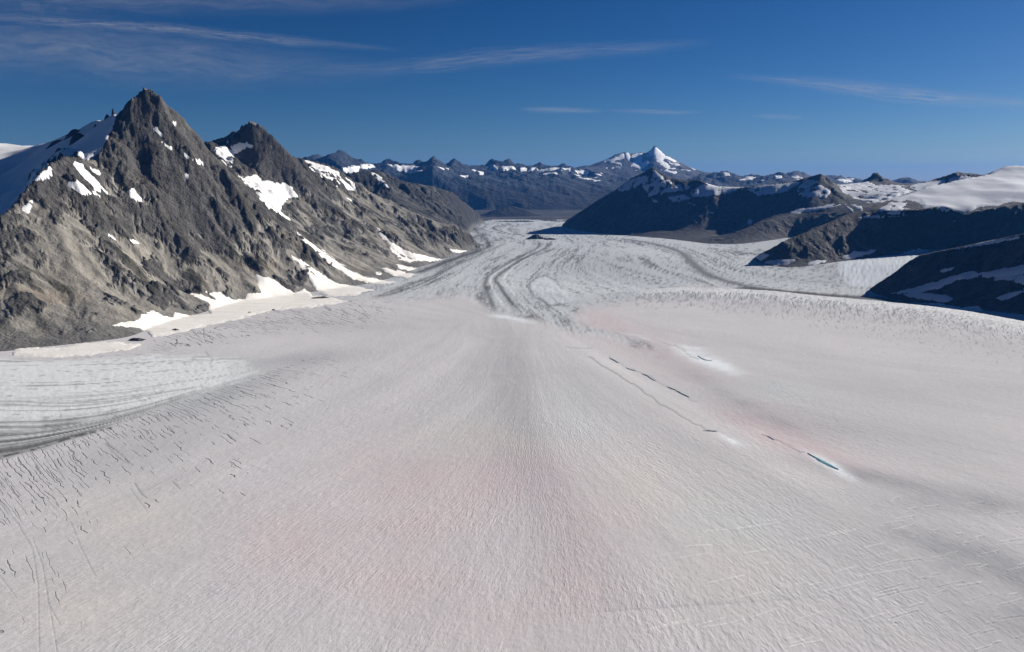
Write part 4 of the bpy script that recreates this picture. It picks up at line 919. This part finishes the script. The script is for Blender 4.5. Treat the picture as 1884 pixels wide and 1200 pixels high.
# ------------------------------------------------------------------ far country
FF = Field(-52000, 52000, 18600, 67000, 150.0)
FAR = [
 ('a', K((480, 318, 27), (540, 306, 27), (570, 296, 27), (583, 295, 27.5), (593, 302, 27.5), (613, 296, 27.5), (625, 290, 27.5), (653, 296, 27.5), (660, 299, 27.5), (668, 292, 28), (674, 298, 28), (693, 299, 28), (702, 303, 28), (715, 297, 29), (724, 301, 29), (748, 304, 29), (769, 301, 29), (788, 303, 29), (799, 296, 29), (809, 305, 29), (825, 308, 29))),
 ('b', K((825, 308, 29), (834, 306, 31), (846, 308, 32), (876, 306, 32), (891, 307, 33), (907, 303, 33), (920, 306, 33), (935, 304, 33), (956, 308, 33), (980, 309, 33), (995, 308, 33), (1016, 310, 33), (1023, 306, 33), (1035, 305, 33), (1045, 313, 33), (1057, 310, 34), (1080, 312, 34))),
 ('b', K((799, 296, 29), (830, 318, 28), (860, 330, 27), (885, 350, 26.2), (900, 375, 25.2))),
 ('b', K((891, 307, 33), (905, 322, 30), (915, 327, 28.5), (940, 345, 27), (960, 375, 25.4))),
 ('b', K((1023, 306, 33), (1035, 321, 30), (1010, 335, 28), (1000, 365, 26))),
 ('b', K((1080, 312, 34), (1100, 325, 31), (1085, 350, 28), (1070, 375, 26))),
 ('v', K((1057, 312, 38), (1095, 307, 40), (1115, 295, 41), (1132, 285, 41.5), (1150, 279, 42), (1159, 283, 42), (1166, 283.5, 42.3), (1181, 281, 42.4), (1188, 283.5, 42.3), (1197, 279, 42), (1204.5, 266.5, 42), (1212, 275, 42), (1225, 285, 42), (1244, 296, 42), (1269, 309, 41.5), (1293, 317, 41), (1317, 322, 40))),
 ('v', K((1204.5, 266.5, 42), (1203, 290, 40.8), (1205, 315, 39), (1215, 330, 37))), ('v', K((1150, 279, 42), (1150, 300, 40.5), (1140, 325, 38.5), (1135, 340, 37))),
 ('vlow', K((1176, 296, 41.2), (1183, 312, 39.8), (1185, 335, 37.5))),
 ('c', K((1290, 322, 31), (1315, 319, 31), (1327, 318, 31), (1337, 314, 31), (1349, 321, 31), (1359, 321, 31), (1371, 324, 31), (1391, 326, 31), (1410, 324, 30), (1433, 319, 30), (1451, 330, 30), (1467, 321, 34), (1477, 322, 34), (1510, 327, 34), (1539, 322, 34), (1560, 328, 34), (1589, 328, 34), (1630, 334, 34), (1669, 331, 34), (1688, 335, 34), (1760, 335, 34), (1900, 335, 34), (2400, 330, 34))),
 ('a', K((480, 318, 27), (200, 318, 27), (-300, 315, 27))),
 ('hill', K((892, 397, 20.3), (905, 388, 20.5), (925, 382, 20.7), (946, 381, 20.9), (966, 386, 20.8), (984, 401, 20.3))),
]
rf = np.random.default_rng(4)
def sharpen(pts):
    """raise the summits of a far crest and give each a rib in front and behind"""
    out = []
    for k in range(len(pts)):
        x_, y_, z_ = pts[k]
        if 0 < k < len(pts) - 1 and z_ > pts[k - 1][2] and z_ >= pts[k + 1][2]:
            z_ += rf.choice([-60, 10, 60, 120, 230]); FF.line([(x_, y_, z_), (x_ + rf.uniform(-300, 500), y_ - 900, z_ - 260), (x_ + rf.uniform(-400, 700), y_ - 2300, z_ - 620)]); FF.line([(x_, y_, z_), (x_ + 200, y_ + 1200, z_ - 500)])
        elif 0 < k < len(pts) - 1: z_ -= rf.uniform(10, 110)
        out.append((x_, y_, z_))
    return out
FAR = [(nm, sharpen(p) if nm in 'abc' else p) for nm, p in FAR]
for nm, pts in FAR: FF.line(pts)
fr_mask = FF.cnt > 0
fl = zbase(FF.X, FF.Y)
hd = seg_dist(FF.X, FF.Y, FAR[-1][1])[0]
FF.fix((FF.Y < 24600) & (hd > 650), fl - 40.0)
FF.line([(-52000, 25200, -200), (52000, 25200, -200)], 0.2)
FF.line([(-52000, 31500, 250), (-3200, 32500, 250), (-2600, 36500, 250), (2600, 37200, 250)]); FF.line([(10500, 37500, 200), (52000, 38000, 200)]); FF.line([(6800, 33500, 250), (9500, 34200, 250)])
for yy, zz in ((37000, 250), (52000, -100), (66500, -300)):
    FF.line([(xx, yy, zz) for xx in np.linspace(-52000, 52000, 40) if not (yy == 37000 and 500 < xx < 14000)][:200] if yy != 37000 else [(-52000, yy, zz), (-2500, yy, zz)])
FF.solve(); FB = FF.z; gyF, gxF = np.gradient(blur(FB, 3), FF.h); RDF = blur(dist_layers(fr_mask, 12), 3) * FF.h
sel = np.abs(TT) < 1.0; TF = TT[sel]
FX = TF[None, :] * Y_FAR[:, None]; FY = np.repeat(Y_FAR[:, None], len(TF), 1)
fb = FF.sample(FB, FX, FY); fgx = FF.sample(gxF, FX, FY); fgy = FF.sample(gyF, FX, FY); frd = FF.sample(RDF, FX, FY); fz = zbase(FX, FY)
wfx = FX + 250 * fbm(FX, FY, 1800, 2, 0.5, 401); wfy = FY + 250 * fbm(FX, FY, 1800, 2, 0.5, 403)
fer, _ = erosion(wfx, wfy, fgx, fgy, 2100.0, 5, 411)
fcr = fbm(wfx, wfy, 1100, 5, 0.56, 421, ridged=True)
fvol = np.zeros(FX.shape); FU0, FV0 = project(FX, FY, fb)
isv = (FU0 > 1080) & (FU0 < 1320) & (FY > 36500)
fk = 0.2 + 0.8 * smoothstep(frd, 50, 1300)
fr_ = smoothstep(fb - fz, 0, 350)
FH = fb + fr_ * (fk * 190 * fer * np.where(isv, 0.6, 1) + (0.55 + 0.45 * fk) * 150 * (fcr - 0.15) * np.where(isv, 0.35, 1) * np.where(fb < 300, 0.6, 1) + 120 * (np.maximum(0, fbm(wfx, wfy, 900, 5, 0.62, 441, ridged=True)) ** 1.4 - 0.12) * smoothstep(fb, 300, 1000) * np.where(isv, 0.25, 1))
fhill = seg_dist(FX, FY, FAR[-1][1])[0] < 1500
fh = FH - fz
fn = fbm(FX, FY, 1500, 4, 0.55, 431); fn2 = fbm(wfx, wfy, 300, 3, 0.6, 433)
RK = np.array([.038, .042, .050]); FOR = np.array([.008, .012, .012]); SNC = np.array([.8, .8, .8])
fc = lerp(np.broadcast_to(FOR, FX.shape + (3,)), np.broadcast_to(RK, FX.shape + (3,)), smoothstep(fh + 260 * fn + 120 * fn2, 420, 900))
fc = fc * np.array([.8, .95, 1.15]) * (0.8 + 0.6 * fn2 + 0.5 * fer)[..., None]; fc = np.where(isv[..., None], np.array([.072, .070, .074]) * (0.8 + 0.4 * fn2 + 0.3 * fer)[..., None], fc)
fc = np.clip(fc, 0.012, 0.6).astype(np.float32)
FU, FV = project(FX, FY, np.maximum(FH, fz))
FLAB = np.where(FY < 23500, 4, np.where((FU > 1062) & (FU < 1300) & (FY > 36000), 2, np.where(FU < 829, 0, np.where(FU < 1180, 1, 3)))).astype(int)
need_f = (FH > fz - 35)
ff = quad_all(need_f)
FO = {}
for k, (nm, lb, ct) in {0: ('mountain_range', 'far blue jagged range with snowfields behind the left slopes', 'mountain range'), 1: ('mountain_range', 'distant hazy blue range with forested foot closing the valley', 'mountain range'),
        2: ('volcano', 'broad snow streaked volcano cone with a sharp white summit on the skyline', 'volcano'), 3: ('mountain_range', 'low distant blue peaks on the horizon right of the volcano', 'mountain range'), 4: ('hill', 'low dark wooded hill on the flat valley floor beyond the glacier', 'hill')}.items():
    f = ff & (FLAB[:-1, :-1] == k)
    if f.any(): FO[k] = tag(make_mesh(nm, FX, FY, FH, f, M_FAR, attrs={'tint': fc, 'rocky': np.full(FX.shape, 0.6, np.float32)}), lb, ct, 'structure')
FSNOW = [
 ((2,), [(1190, 281), (1198, 277), (1204.5, 262), (1212, 272), (1226, 285), (1246, 297), (1240, 299), (1222, 291), (1218, 298), (1222, 303), (1212, 300), (1205, 290), (1198, 286)], 0.8, 0.12, ''),
 ((2,), [(1163, 284), (1182, 279), (1183, 288), (1180, 296), (1186, 306), (1180, 314), (1172, 306), (1164, 304), (1168, 296), (1164, 290)], 0.8, 0.3, ''),
 ((2,), [(1149, 279), (1156, 278), (1160, 287), (1158, 298), (1151, 292)], 0.8, 0.4, ''),
 ((2,), [(1222, 296), (1246, 298), (1280, 312), (1270, 316), (1240, 308)], 0.8, 0.55, ''),
 ((2,), [(1110, 298), (1132, 285), (1148, 279), (1150, 296), (1140, 312), (1115, 310)], 0.8, 0.52, ''), ((2,), [(1158, 288), (1200, 284), (1206, 300), (1200, 318), (1175, 322), (1160, 306)], 0.8, 0.54, ''), ((2,), [(1206, 292), (1232, 296), (1262, 311), (1240, 320), (1212, 312)], 0.8, 0.56, ''),
 ((0,), [(628, 310), (648, 305), (662, 306), (660, 318), (645, 323), (630, 318)], 1, 0.05, ''), ((0,), [(662, 302), (685, 302), (690, 308), (668, 312)], 1, 0.1, ''),
 ((0,), [(712, 302), (725, 300), (750, 305), (776, 306), (778, 314), (752, 318), (728, 314)], 1, 0.2, ''), ((0,), [(594, 302), (614, 300), (610, 306), (596, 308)], 1, 0.1, ''), ((0,), [(780, 304), (828, 310), (822, 318), (785, 318)], 1, 0.55, ''),
 ((1,), [(895, 306), (908, 303), (918, 308), (912, 314), (898, 313)], 1, 0.15, ''), ((1,), [(922, 306), (945, 306), (948, 313), (928, 315)], 1, 0.25, ''), ((1,), [(956, 309), (985, 309), (980, 316), (958, 316)], 1, 0.35, ''), ((1,), [(985, 309), (1050, 308), (1050, 320), (1000, 326)], 1, 0.62, ''),
 ((1,), [(840, 310), (890, 310), (890, 330), (845, 325)], 1, 0.68, ''), ((1,), [(1050, 312), (1110, 316), (1110, 335), (1070, 335)], 1, 0.68, ''),
 ((3,), [(1330, 316), (1345, 319), (1342, 325), (1332, 324)], 1, 0.25, ''), ((3,), [(1425, 321), (1440, 322), (1436, 330), (1424, 328)], 1, 0.35, ''), ((3,), [(1350, 322), (1420, 326), (1420, 334), (1350, 334)], 1, 0.68, ''), ((3,), [(1455, 324), (1580, 326), (1580, 336), (1460, 336)], 1, 0.68, ''),
]
warp2 = fbm(FX, FY, 150, 3, 0.6, 473).astype(np.float32); warpn = fbm(FX, FY, 420, 4, 0.6, 471).astype(np.float32); mottle = fbm(FX, FY, 700, 4, 0.55, 477).astype(np.float32)
ftop = np.maximum(FH, fz)
add_snow(FU, FV, seen((ftop - CAMZ) / FY, 5 / FPX), FX, FY, ftop, blur(ftop, 3), FY / FPX, FLAB, FO, FSNOW, M_FARSNOW, 25.0, 4)

# ------------------------------------------------------------------ valley floor beyond the ice, out to the horizon
yv = np.concatenate([np.linspace(15200, 27000, 150), np.geomspace(27200, 120000, 30)]); tv = np.linspace(-1.0, 1.0, 240)
VX = tv[None, :] * yv[:, None]; VY = np.repeat(yv[:, None], len(tv), 1)
vd = fbm(VX, VY, 900, 3, 0.5, 501)
VZ = zbase(VX, VY) - 14.0 * (1 - smoothstep(VY, 16600, 17600)) + 3 * vd
def floor_material():
    m_, n, bs, pos = mat_new('outwash_gravel')
    mp = n.add('ShaderNodeMapping'); n.l.new(pos, mp.inputs[0]); mp.inputs['Scale'].default_value = (0.00045, 0.0011, 0)
    a = n.noise(mp.outputs[0], 1.0, 6.0, 0.62, 0.5); b_ = n.noise(pos, 1 / 260.0, 4.0)
    c_ = n.mix(n.smooth(a, 0.40, 0.62), (.016, .021, .018, 1), (.050, .043, .042, 1)); c_ = n.mix(n.math('MULTIPLY', n.smooth(a, 0.62, 0.70), 0.8), c_, (.20, .195, .195, 1))
    k = n.math('ADD', 0.6, n.math('MULTIPLY', b_, 0.8)); n.put(bs.inputs['Base Color'], n.mix(1.0, c_, n.combine(k, k, k), 'MULTIPLY'))
    return m_
tag(make_mesh('valley_floor', VX, VY, VZ, np.ones((len(yv) - 1, len(tv) - 1), bool), floor_material()), 'flat grey brown gravel plain beyond the end of the glacier', 'valley floor', 'structure')

# ------------------------------------------------------------------ small things on the ice
def rng_for(s): return np.random.default_rng(s)
def water_material():
    m_, n, bs, pos = mat_new('melt_water')
    a = n.noise(pos, 1 / 14.0, 4.0, 0.6); n.put(bs.inputs['Base Color'], n.mix(n.smooth(a, 0.35, 0.65), (.09, .22, .26, 1), (.30, .47, .50, 1)))
    bs.inputs['Roughness'].default_value = 0.3; bs.inputs['Specular IOR Level'].default_value = 0.3; return m_
M_WATER = water_material()
def zi1(x, y): return float(zice(np.array([x]), np.array([y]))[0])
def pool(path, label):
    """a narrow pool: path of (u, v, half width in px)"""
    p = np.array([G(u, v) for u, v, _ in path]); wd = np.array([w_ * math.hypot(*G(u, v)) / FPX for u, v, w_ in path])
    r_ = rng_for(int(path[0][0])); cl_ = curve(np.column_stack([p, wd]), 6)
    tg = np.gradient(cl_[:, :2], axis=0); tg /= np.linalg.norm(tg, axis=1)[:, None] + 1e-9; nr = np.stack([-tg[:, 1], tg[:, 0]], 1)
    co, q = [], []
    k_ = 5
    for i in range(len(cl_)):
        wl_ = max(0.2, cl_[i, 2]) * r_.uniform(0.7, 1.3); wr_ = max(0.2, cl_[i, 2]) * r_.uniform(0.7, 1.3)
        for j in range(k_):
            f = -wl_ + (wl_ + wr_) * j / (k_ - 1); X_, Y_ = cl_[i, :2] + nr[i] * f
            co.append((X_, Y_, zi1(X_, Y_) + 1.6 - (1.4 if j in (0, k_ - 1) else 0.0)))
    for i in range(len(cl_) - 1):
        for j in range(k_ - 1): q.append((i * k_ + j, i * k_ + j + 1, (i + 1) * k_ + j + 1, (i + 1) * k_ + j))
    return tag(put_mesh('meltwater_pool', np.array(co), np.array(q), M_WATER), label, 'pool', 'structure', 'meltwater pools on the snow')
pool([(1486, 834, 1), (1500, 842, 3.5), (1516, 851, 5), (1532, 859, 4.5), (1543, 864, 1)], 'largest blue meltwater pool, nearest the camera on the right of the snow')
pool([(1284, 655, 0.6), (1292, 660, 2.0), (1300, 663, 2.6), (1310, 664, 0.8)], 'small blue pool inside the white crust patch')
pool([(1245, 719, 0.5), (1252, 723, 2.2), (1260, 727, 1.8), (1268, 731, 0.5)], 'blue pool at the lower end of the broken pool chain')
pool([(1122, 659, 0.5), (1130, 663, 1.8), (1138, 668, 0.6)], 'blue pool at the upper end of the broken pool chain')
pool([(1152, 677, 0.5), (1160, 680, 1.8), (1170, 683, 0.6)], 'second pool from the upper end of the broken pool chain')
pool([(1228, 712, 0.4), (1236, 715, 1.6), (1244, 718, 0.4)], 'narrow pool just above the lower end of the pool chain')
pool([(1182, 688, 0.4), (1190, 691, 1.4), (1200, 698, 1.4), (1206, 701, 0.4)], 'thin pool in the middle of the broken pool chain')
pool([(1300, 792.5, 0.6), (1310, 793.5, 1.6), (1318, 794, 0.5)], 'short dark pool where the long black melt channel ends')
pool([(1412, 803, 0.5), (1420, 807, 1.6), (1424, 810, 0.5)], 'small pool at the head of the channel feeding the largest pool')

def crag(u, v, wpx, hpx, seed, label, cat='rock', aspect=0.55, tint=(.085, .082, .08), n_=(40, 14)):
    """a low rock mass standing out of the ice at pixel u, v"""
    X0, Y0 = G(u, v); s_ = Y0 / FPX; rw = wpx * s_ / 2; rh = hpx * s_; Z0 = zi1(X0, Y0)
    r_ = rng_for(seed); ph = r_.uniform(0, 6.28, 6); co = []; q = []; na, nr_ = n_
    for i in range(nr_ + 1):
        f = i / nr_
        for k in range(na):
            a = 2 * math.pi * k / na
            rad = (1 + 0.22 * math.sin(2 * a + ph[0]) + 0.14 * math.sin(3 * a + ph[1]) + 0.08 * math.sin(7 * a + ph[2])) * f
            X_ = math.cos(a) * rad * rw; Y_ = math.sin(a) * rad * rw * aspect
            co.append((X0 + X_, Y0 + Y_, X_, Y_, f))
    co = np.array(co); nz = fbm(co[:, 0] * 1.0, co[:, 1] * 1.0, rw * 0.8, 4, 0.6, seed, ridged=True)
    Z = Z0 - 0.25 * rh + rh * 1.25 * (1 - co[:, 4] ** 1.3) * (0.62 + 0.5 * nz)
    for i in range(nr_):
        for k in range(na): q.append((i * na + k, (i + 1) * na + k, (i + 1) * na + (k + 1) % na, i * na + (k + 1) % na))
    t_ = np.tile(np.array(tint), (len(co), 1)) * (0.8 + 0.5 * nz[:, None])
    return tag(put_mesh('rock_outcrop', np.column_stack([co[:, :2], Z]), np.array(q), M_ROCK, smooth=False, attrs={'tint': np.clip(t_, .02, .5), 'rocky': np.full(len(co), 0.8)}), label, cat)
crag(986, 440, 42, 9, 3, 'dark rock island in the middle of the winding ice tongue', tint=(.06, .06, .062)); crag(1012, 441, 34, 4, 5, 'low rubble mound right of the rock island on the ice tongue', tint=(.06, .06, .062))
crag(323, 608, 22, 4, 7, 'dark oval rock on the white avalanche snow at the left'); crag(590, 549, 54, 5, 9, 'long grey rubble heap below the snow gullies', tint=(.13, .125, .12), aspect=0.35)
crag(459, 576, 8, 3, 11, 'tiny dark rock on the snow, left of a matching pair'); crag(503, 571, 9, 3, 13, 'tiny dark rock on the snow, right of a matching pair'); crag(252, 626, 46, 6, 15, 'dark gravel tongue at the foot of the nearest left slope', tint=(.075, .075, .075), aspect=0.4)
# crags along the crest of the left snow saddle
for i, (u, v, d, wp, hp, lb) in enumerate([(209, 216, 6.2, 9, 9, 'square rock tower on the snow ridge beside the tallest peak'), (197, 221, 6.25, 14, 7, 'dark rock knob left of the square tower on the snow ridge'), (175, 231, 6.4, 12, 5, 'small dark crag halfway along the snow ridge'), (133, 252, 6.7, 34, 9, 'long dark rock crest on the lower half of the snow ridge'), (100, 267, 6.95, 44, 8, 'dark rock rib where the snow ridge meets the ice cap'), (140, 272, 6.3, 34, 16, 'dark rock slab in the middle of the snow slope')]):
    X0, Y0, Z0 = P(u, v, d * 1000.0); s_ = Y0 / FPX
    j_ = int(np.argmin(np.abs(Y_NEAR - Y0))); i_ = int(np.argmin(np.abs(TT - X0 / Y0)))
    Zs = float(NH[j_, i_])
    r_ = rng_for(50 + i); na, nr_ = 22, 7; co = []; q = []; ph = r_.uniform(0, 6.28, 4)
    for a_ in range(nr_ + 1):
        f = a_ / nr_
        for k in range(na):
            a = 2 * math.pi * k / na; rad = (1 + 0.25 * math.sin(2 * a + ph[0]) + 0.18 * math.sin(3 * a + ph[1])) * f
            X_ = X0 + math.cos(a) * rad * wp * s_ / 2; Y_ = Y0 + math.sin(a) * rad * wp * s_ * 0.3
            jj = int(np.clip(np.searchsorted(Y_NEAR, Y_), 1, len(Y_NEAR) - 1)); ii = int(np.clip(np.searchsorted(TT, X_ / Y_), 1, len(TT) - 1))
            co.append((X_, Y_, float(NH[jj, ii]) + hp * s_ * (1 - f ** (4 if i == 0 else 1.6)) * r_.uniform(0.8, 1.1) + 6 - 26 * f * f))
    for a_ in range(nr_):
        for k in range(na): q.append((a_ * na + k, (a_ + 1) * na + k, (a_ + 1) * na + (k + 1) % na, a_ * na + (k + 1) % na))
    tag(put_mesh('rock_outcrop', np.array(co), np.array(q), M_ROCK, smooth=False, attrs={'tint': np.tile(np.array((.055, .055, .06)), (len(co), 1)), 'rocky': np.full(len(co), 0.8)}), lb, 'rock')
log('small things')

# ------------------------------------------------------------------ cirrus
def cloud_material(seed):
    m_ = bpy.data.materials.new('ice_cloud'); m_.use_nodes = True; n = NT(m_.node_tree)
    out = n.add('ShaderNodeOutputMaterial'); al = attr(n, 'along'); ac = attr(n, 'across'); op = attr(n, 'opacity')
    wv = n.noise(n.combine(n.math('MULTIPLY', al, 0.35), n.math('MULTIPLY', ac, 0.8), seed), 1.0, 3.0)
    a2 = n.math('ADD', ac, n.math('MULTIPLY', n.math('SUBTRACT', wv, 0.5), 0.5))
    fb_ = n.noise(n.combine(n.math('MULTIPLY', al, 0.55), n.math('MULTIPLY', a2, 6.0), seed), 1.0, 7.0, 0.66, 0.25)
    prof = n.math('POWER', 2.718, n.math('MULTIPLY', n.math('MULTIPLY', a2, a2), -3.2))
    edge_ = n.math('MULTIPLY', n.smooth(n.math('ABSOLUTE', ac), 1.0, 0.75), op)
    f = n.math('MULTIPLY', n.math('MULTIPLY', prof, n.smooth(fb_, *((0.05, 1.0) if seed < 2.5 else (0.28, 0.75)))), edge_, clamp=True)
    tr = n.add('ShaderNodeBsdfTransparent'); df = n.add('ShaderNodeBsdfDiffuse'); tl = n.add('ShaderNodeBsdfTranslucent')
    for s_ in (df, tl): s_.inputs[0].default_value = (.85, .85, .86, 1)
    mx = n.add('ShaderNodeMixShader'); mx.inputs[0].default_value = 0.5; n.l.new(df.outputs[0], mx.inputs[1]); n.l.new(tl.outputs[0], mx.inputs[2])
    m2 = n.add('ShaderNodeMixShader'); n.l.new(f, m2.inputs[0]); n.l.new(tr.outputs[0], m2.inputs[1]); n.l.new(mx.outputs[0], m2.inputs[2]); n.l.new(m2.outputs[0], out.inputs[0])
    return m_
CLOUD_Z = 9000.0
def cirrus(path, label, amp, seed):
    """a sheet of thin ice cloud at one height: path of (u, v, half width in px)"""
    cl_ = curve(path, 10); n_ = len(cl_); k_ = 7; co = []; al = []; ac = []; op = []
    s_ = np.concatenate([[0], np.cumsum(np.hypot(*np.diff(cl_[:, :2], axis=0).T))])
    for i in range(n_):
        u, v, wd = cl_[i]
        for j in range(k_):
            f = -1 + 2 * j / (k_ - 1); t, e = ray(u, v - f * wd * 1.5); d = (CLOUD_Z - CAMZ + 12 * math.sin(i * 1.3) ) / e
            co.append((t * d, d, CLOUD_Z)); al.append(s_[i] / 40.0); ac.append(f * 1.5 / 1.5); op.append(amp * math.sin(math.pi * min(1, max(0, s_[i] / s_[-1]))) ** 0.8)
    q = [(i * k_ + j, i * k_ + j + 1, (i + 1) * k_ + j + 1, (i + 1) * k_ + j) for i in range(n_ - 1) for j in range(k_ - 1)]
    o = put_mesh('cirrus_cloud', np.array(co), np.array(q), cloud_material(seed), attrs={'along': np.array(al), 'across': np.array(ac), 'opacity': np.array(op)})
    return tag(o, label, 'cloud', group='cirrus streaks in the blue sky')
cirrus([(-500, 60, 50), (0, 82, 55), (300, 105, 50), (560, 125, 30), (760, 132, 14)], 'wide faint cirrus veil in the sky above the tallest rock peak', 0.32, 1.0)
cirrus([(-400, 20, 26), (0, 2, 30), (400, -4, 28), (700, 2, 18), (900, -4, 8)], 'faint cirrus band along the top left of the sky', 0.28, 2.0)
cirrus([(-150, 26, 8), (0, 32, 9), (130, 42, 9), (300, 52, 10), (430, 66, 10), (540, 76, 9), (640, 84, 7), (740, 92, 5)], 'bright thin cirrus streak slanting across the upper left sky', 0.42, 3.0)
cirrus([(560, 132, 10), (760, 122, 14), (900, 106, 16), (1050, 95, 14), (1180, 88, 12), (1320, 76, 8)], 'feathery cirrus streak high above the middle of the valley', 0.28, 4.0)
cirrus([(955, 201, 4), (1000, 202, 5), (1050, 203, 5), (1112, 205, 4)], 'short bright cloud line left of the volcano summit', 0.45, 5.0)
cirrus([(1115, 203, 3), (1180, 205, 4), (1240, 207, 4), (1300, 207, 3)], 'short thin cloud line directly above the volcano', 0.34, 6.0)
cirrus([(1330, 138, 4), (1420, 147, 8), (1520, 156, 12), (1620, 168, 16), (1720, 178, 14), (1850, 188, 10), (2000, 196, 7)], 'long white cirrus streak slanting down across the right sky', 0.42, 7.0)
cirrus([(1375, 213, 3), (1410, 214, 5), (1450, 216, 5), (1490, 217, 3)], 'faint little cloud dash low in the right sky', 0.26, 8.0)

# ------------------------------------------------------------------ the air
hv = [(x_, y_, z_) for x_ in (-70000, 70000) for y_ in (-3000, 122000) for z_ in (-1200, 2900)]
hq = [(0, 1, 3, 2), (4, 6, 7, 5), (0, 4, 5, 1), (2, 3, 7, 6), (0, 2, 6, 4), (1, 5, 7, 3)]
hm = bpy.data.materials.new('thin_blue_air'); hm.use_nodes = True; n = NT(hm.node_tree)
out = n.add('ShaderNodeOutputMaterial'); pv = n.add('ShaderNodeVolumePrincipled'); n.l.new(pv.outputs[0], out.inputs['Volume'])
pv.inputs['Color'].default_value = (.06, .27, .80, 1); pv.inputs['Density'].default_value = 0.62e-5; pv.inputs['Anisotropy'].default_value = 0.1
hz = put_mesh('haze', np.array(hv, float), np.array(hq), hm, smooth=False); tag(hz, 'thin blue air that veils the far mountains', 'haze', 'stuff')
log('all done')

log('triangles', sum(2 * len(o_.data.polygons) for o_ in sc.objects if o_.type == 'MESH'), 'ice', sum(2 * len(o_.data.polygons) for o_ in sc.objects if o_.name.startswith('glacier')), 'mountain', sum(2 * len(o_.data.polygons) for o_ in sc.objects if o_.name.startswith('mountain')))
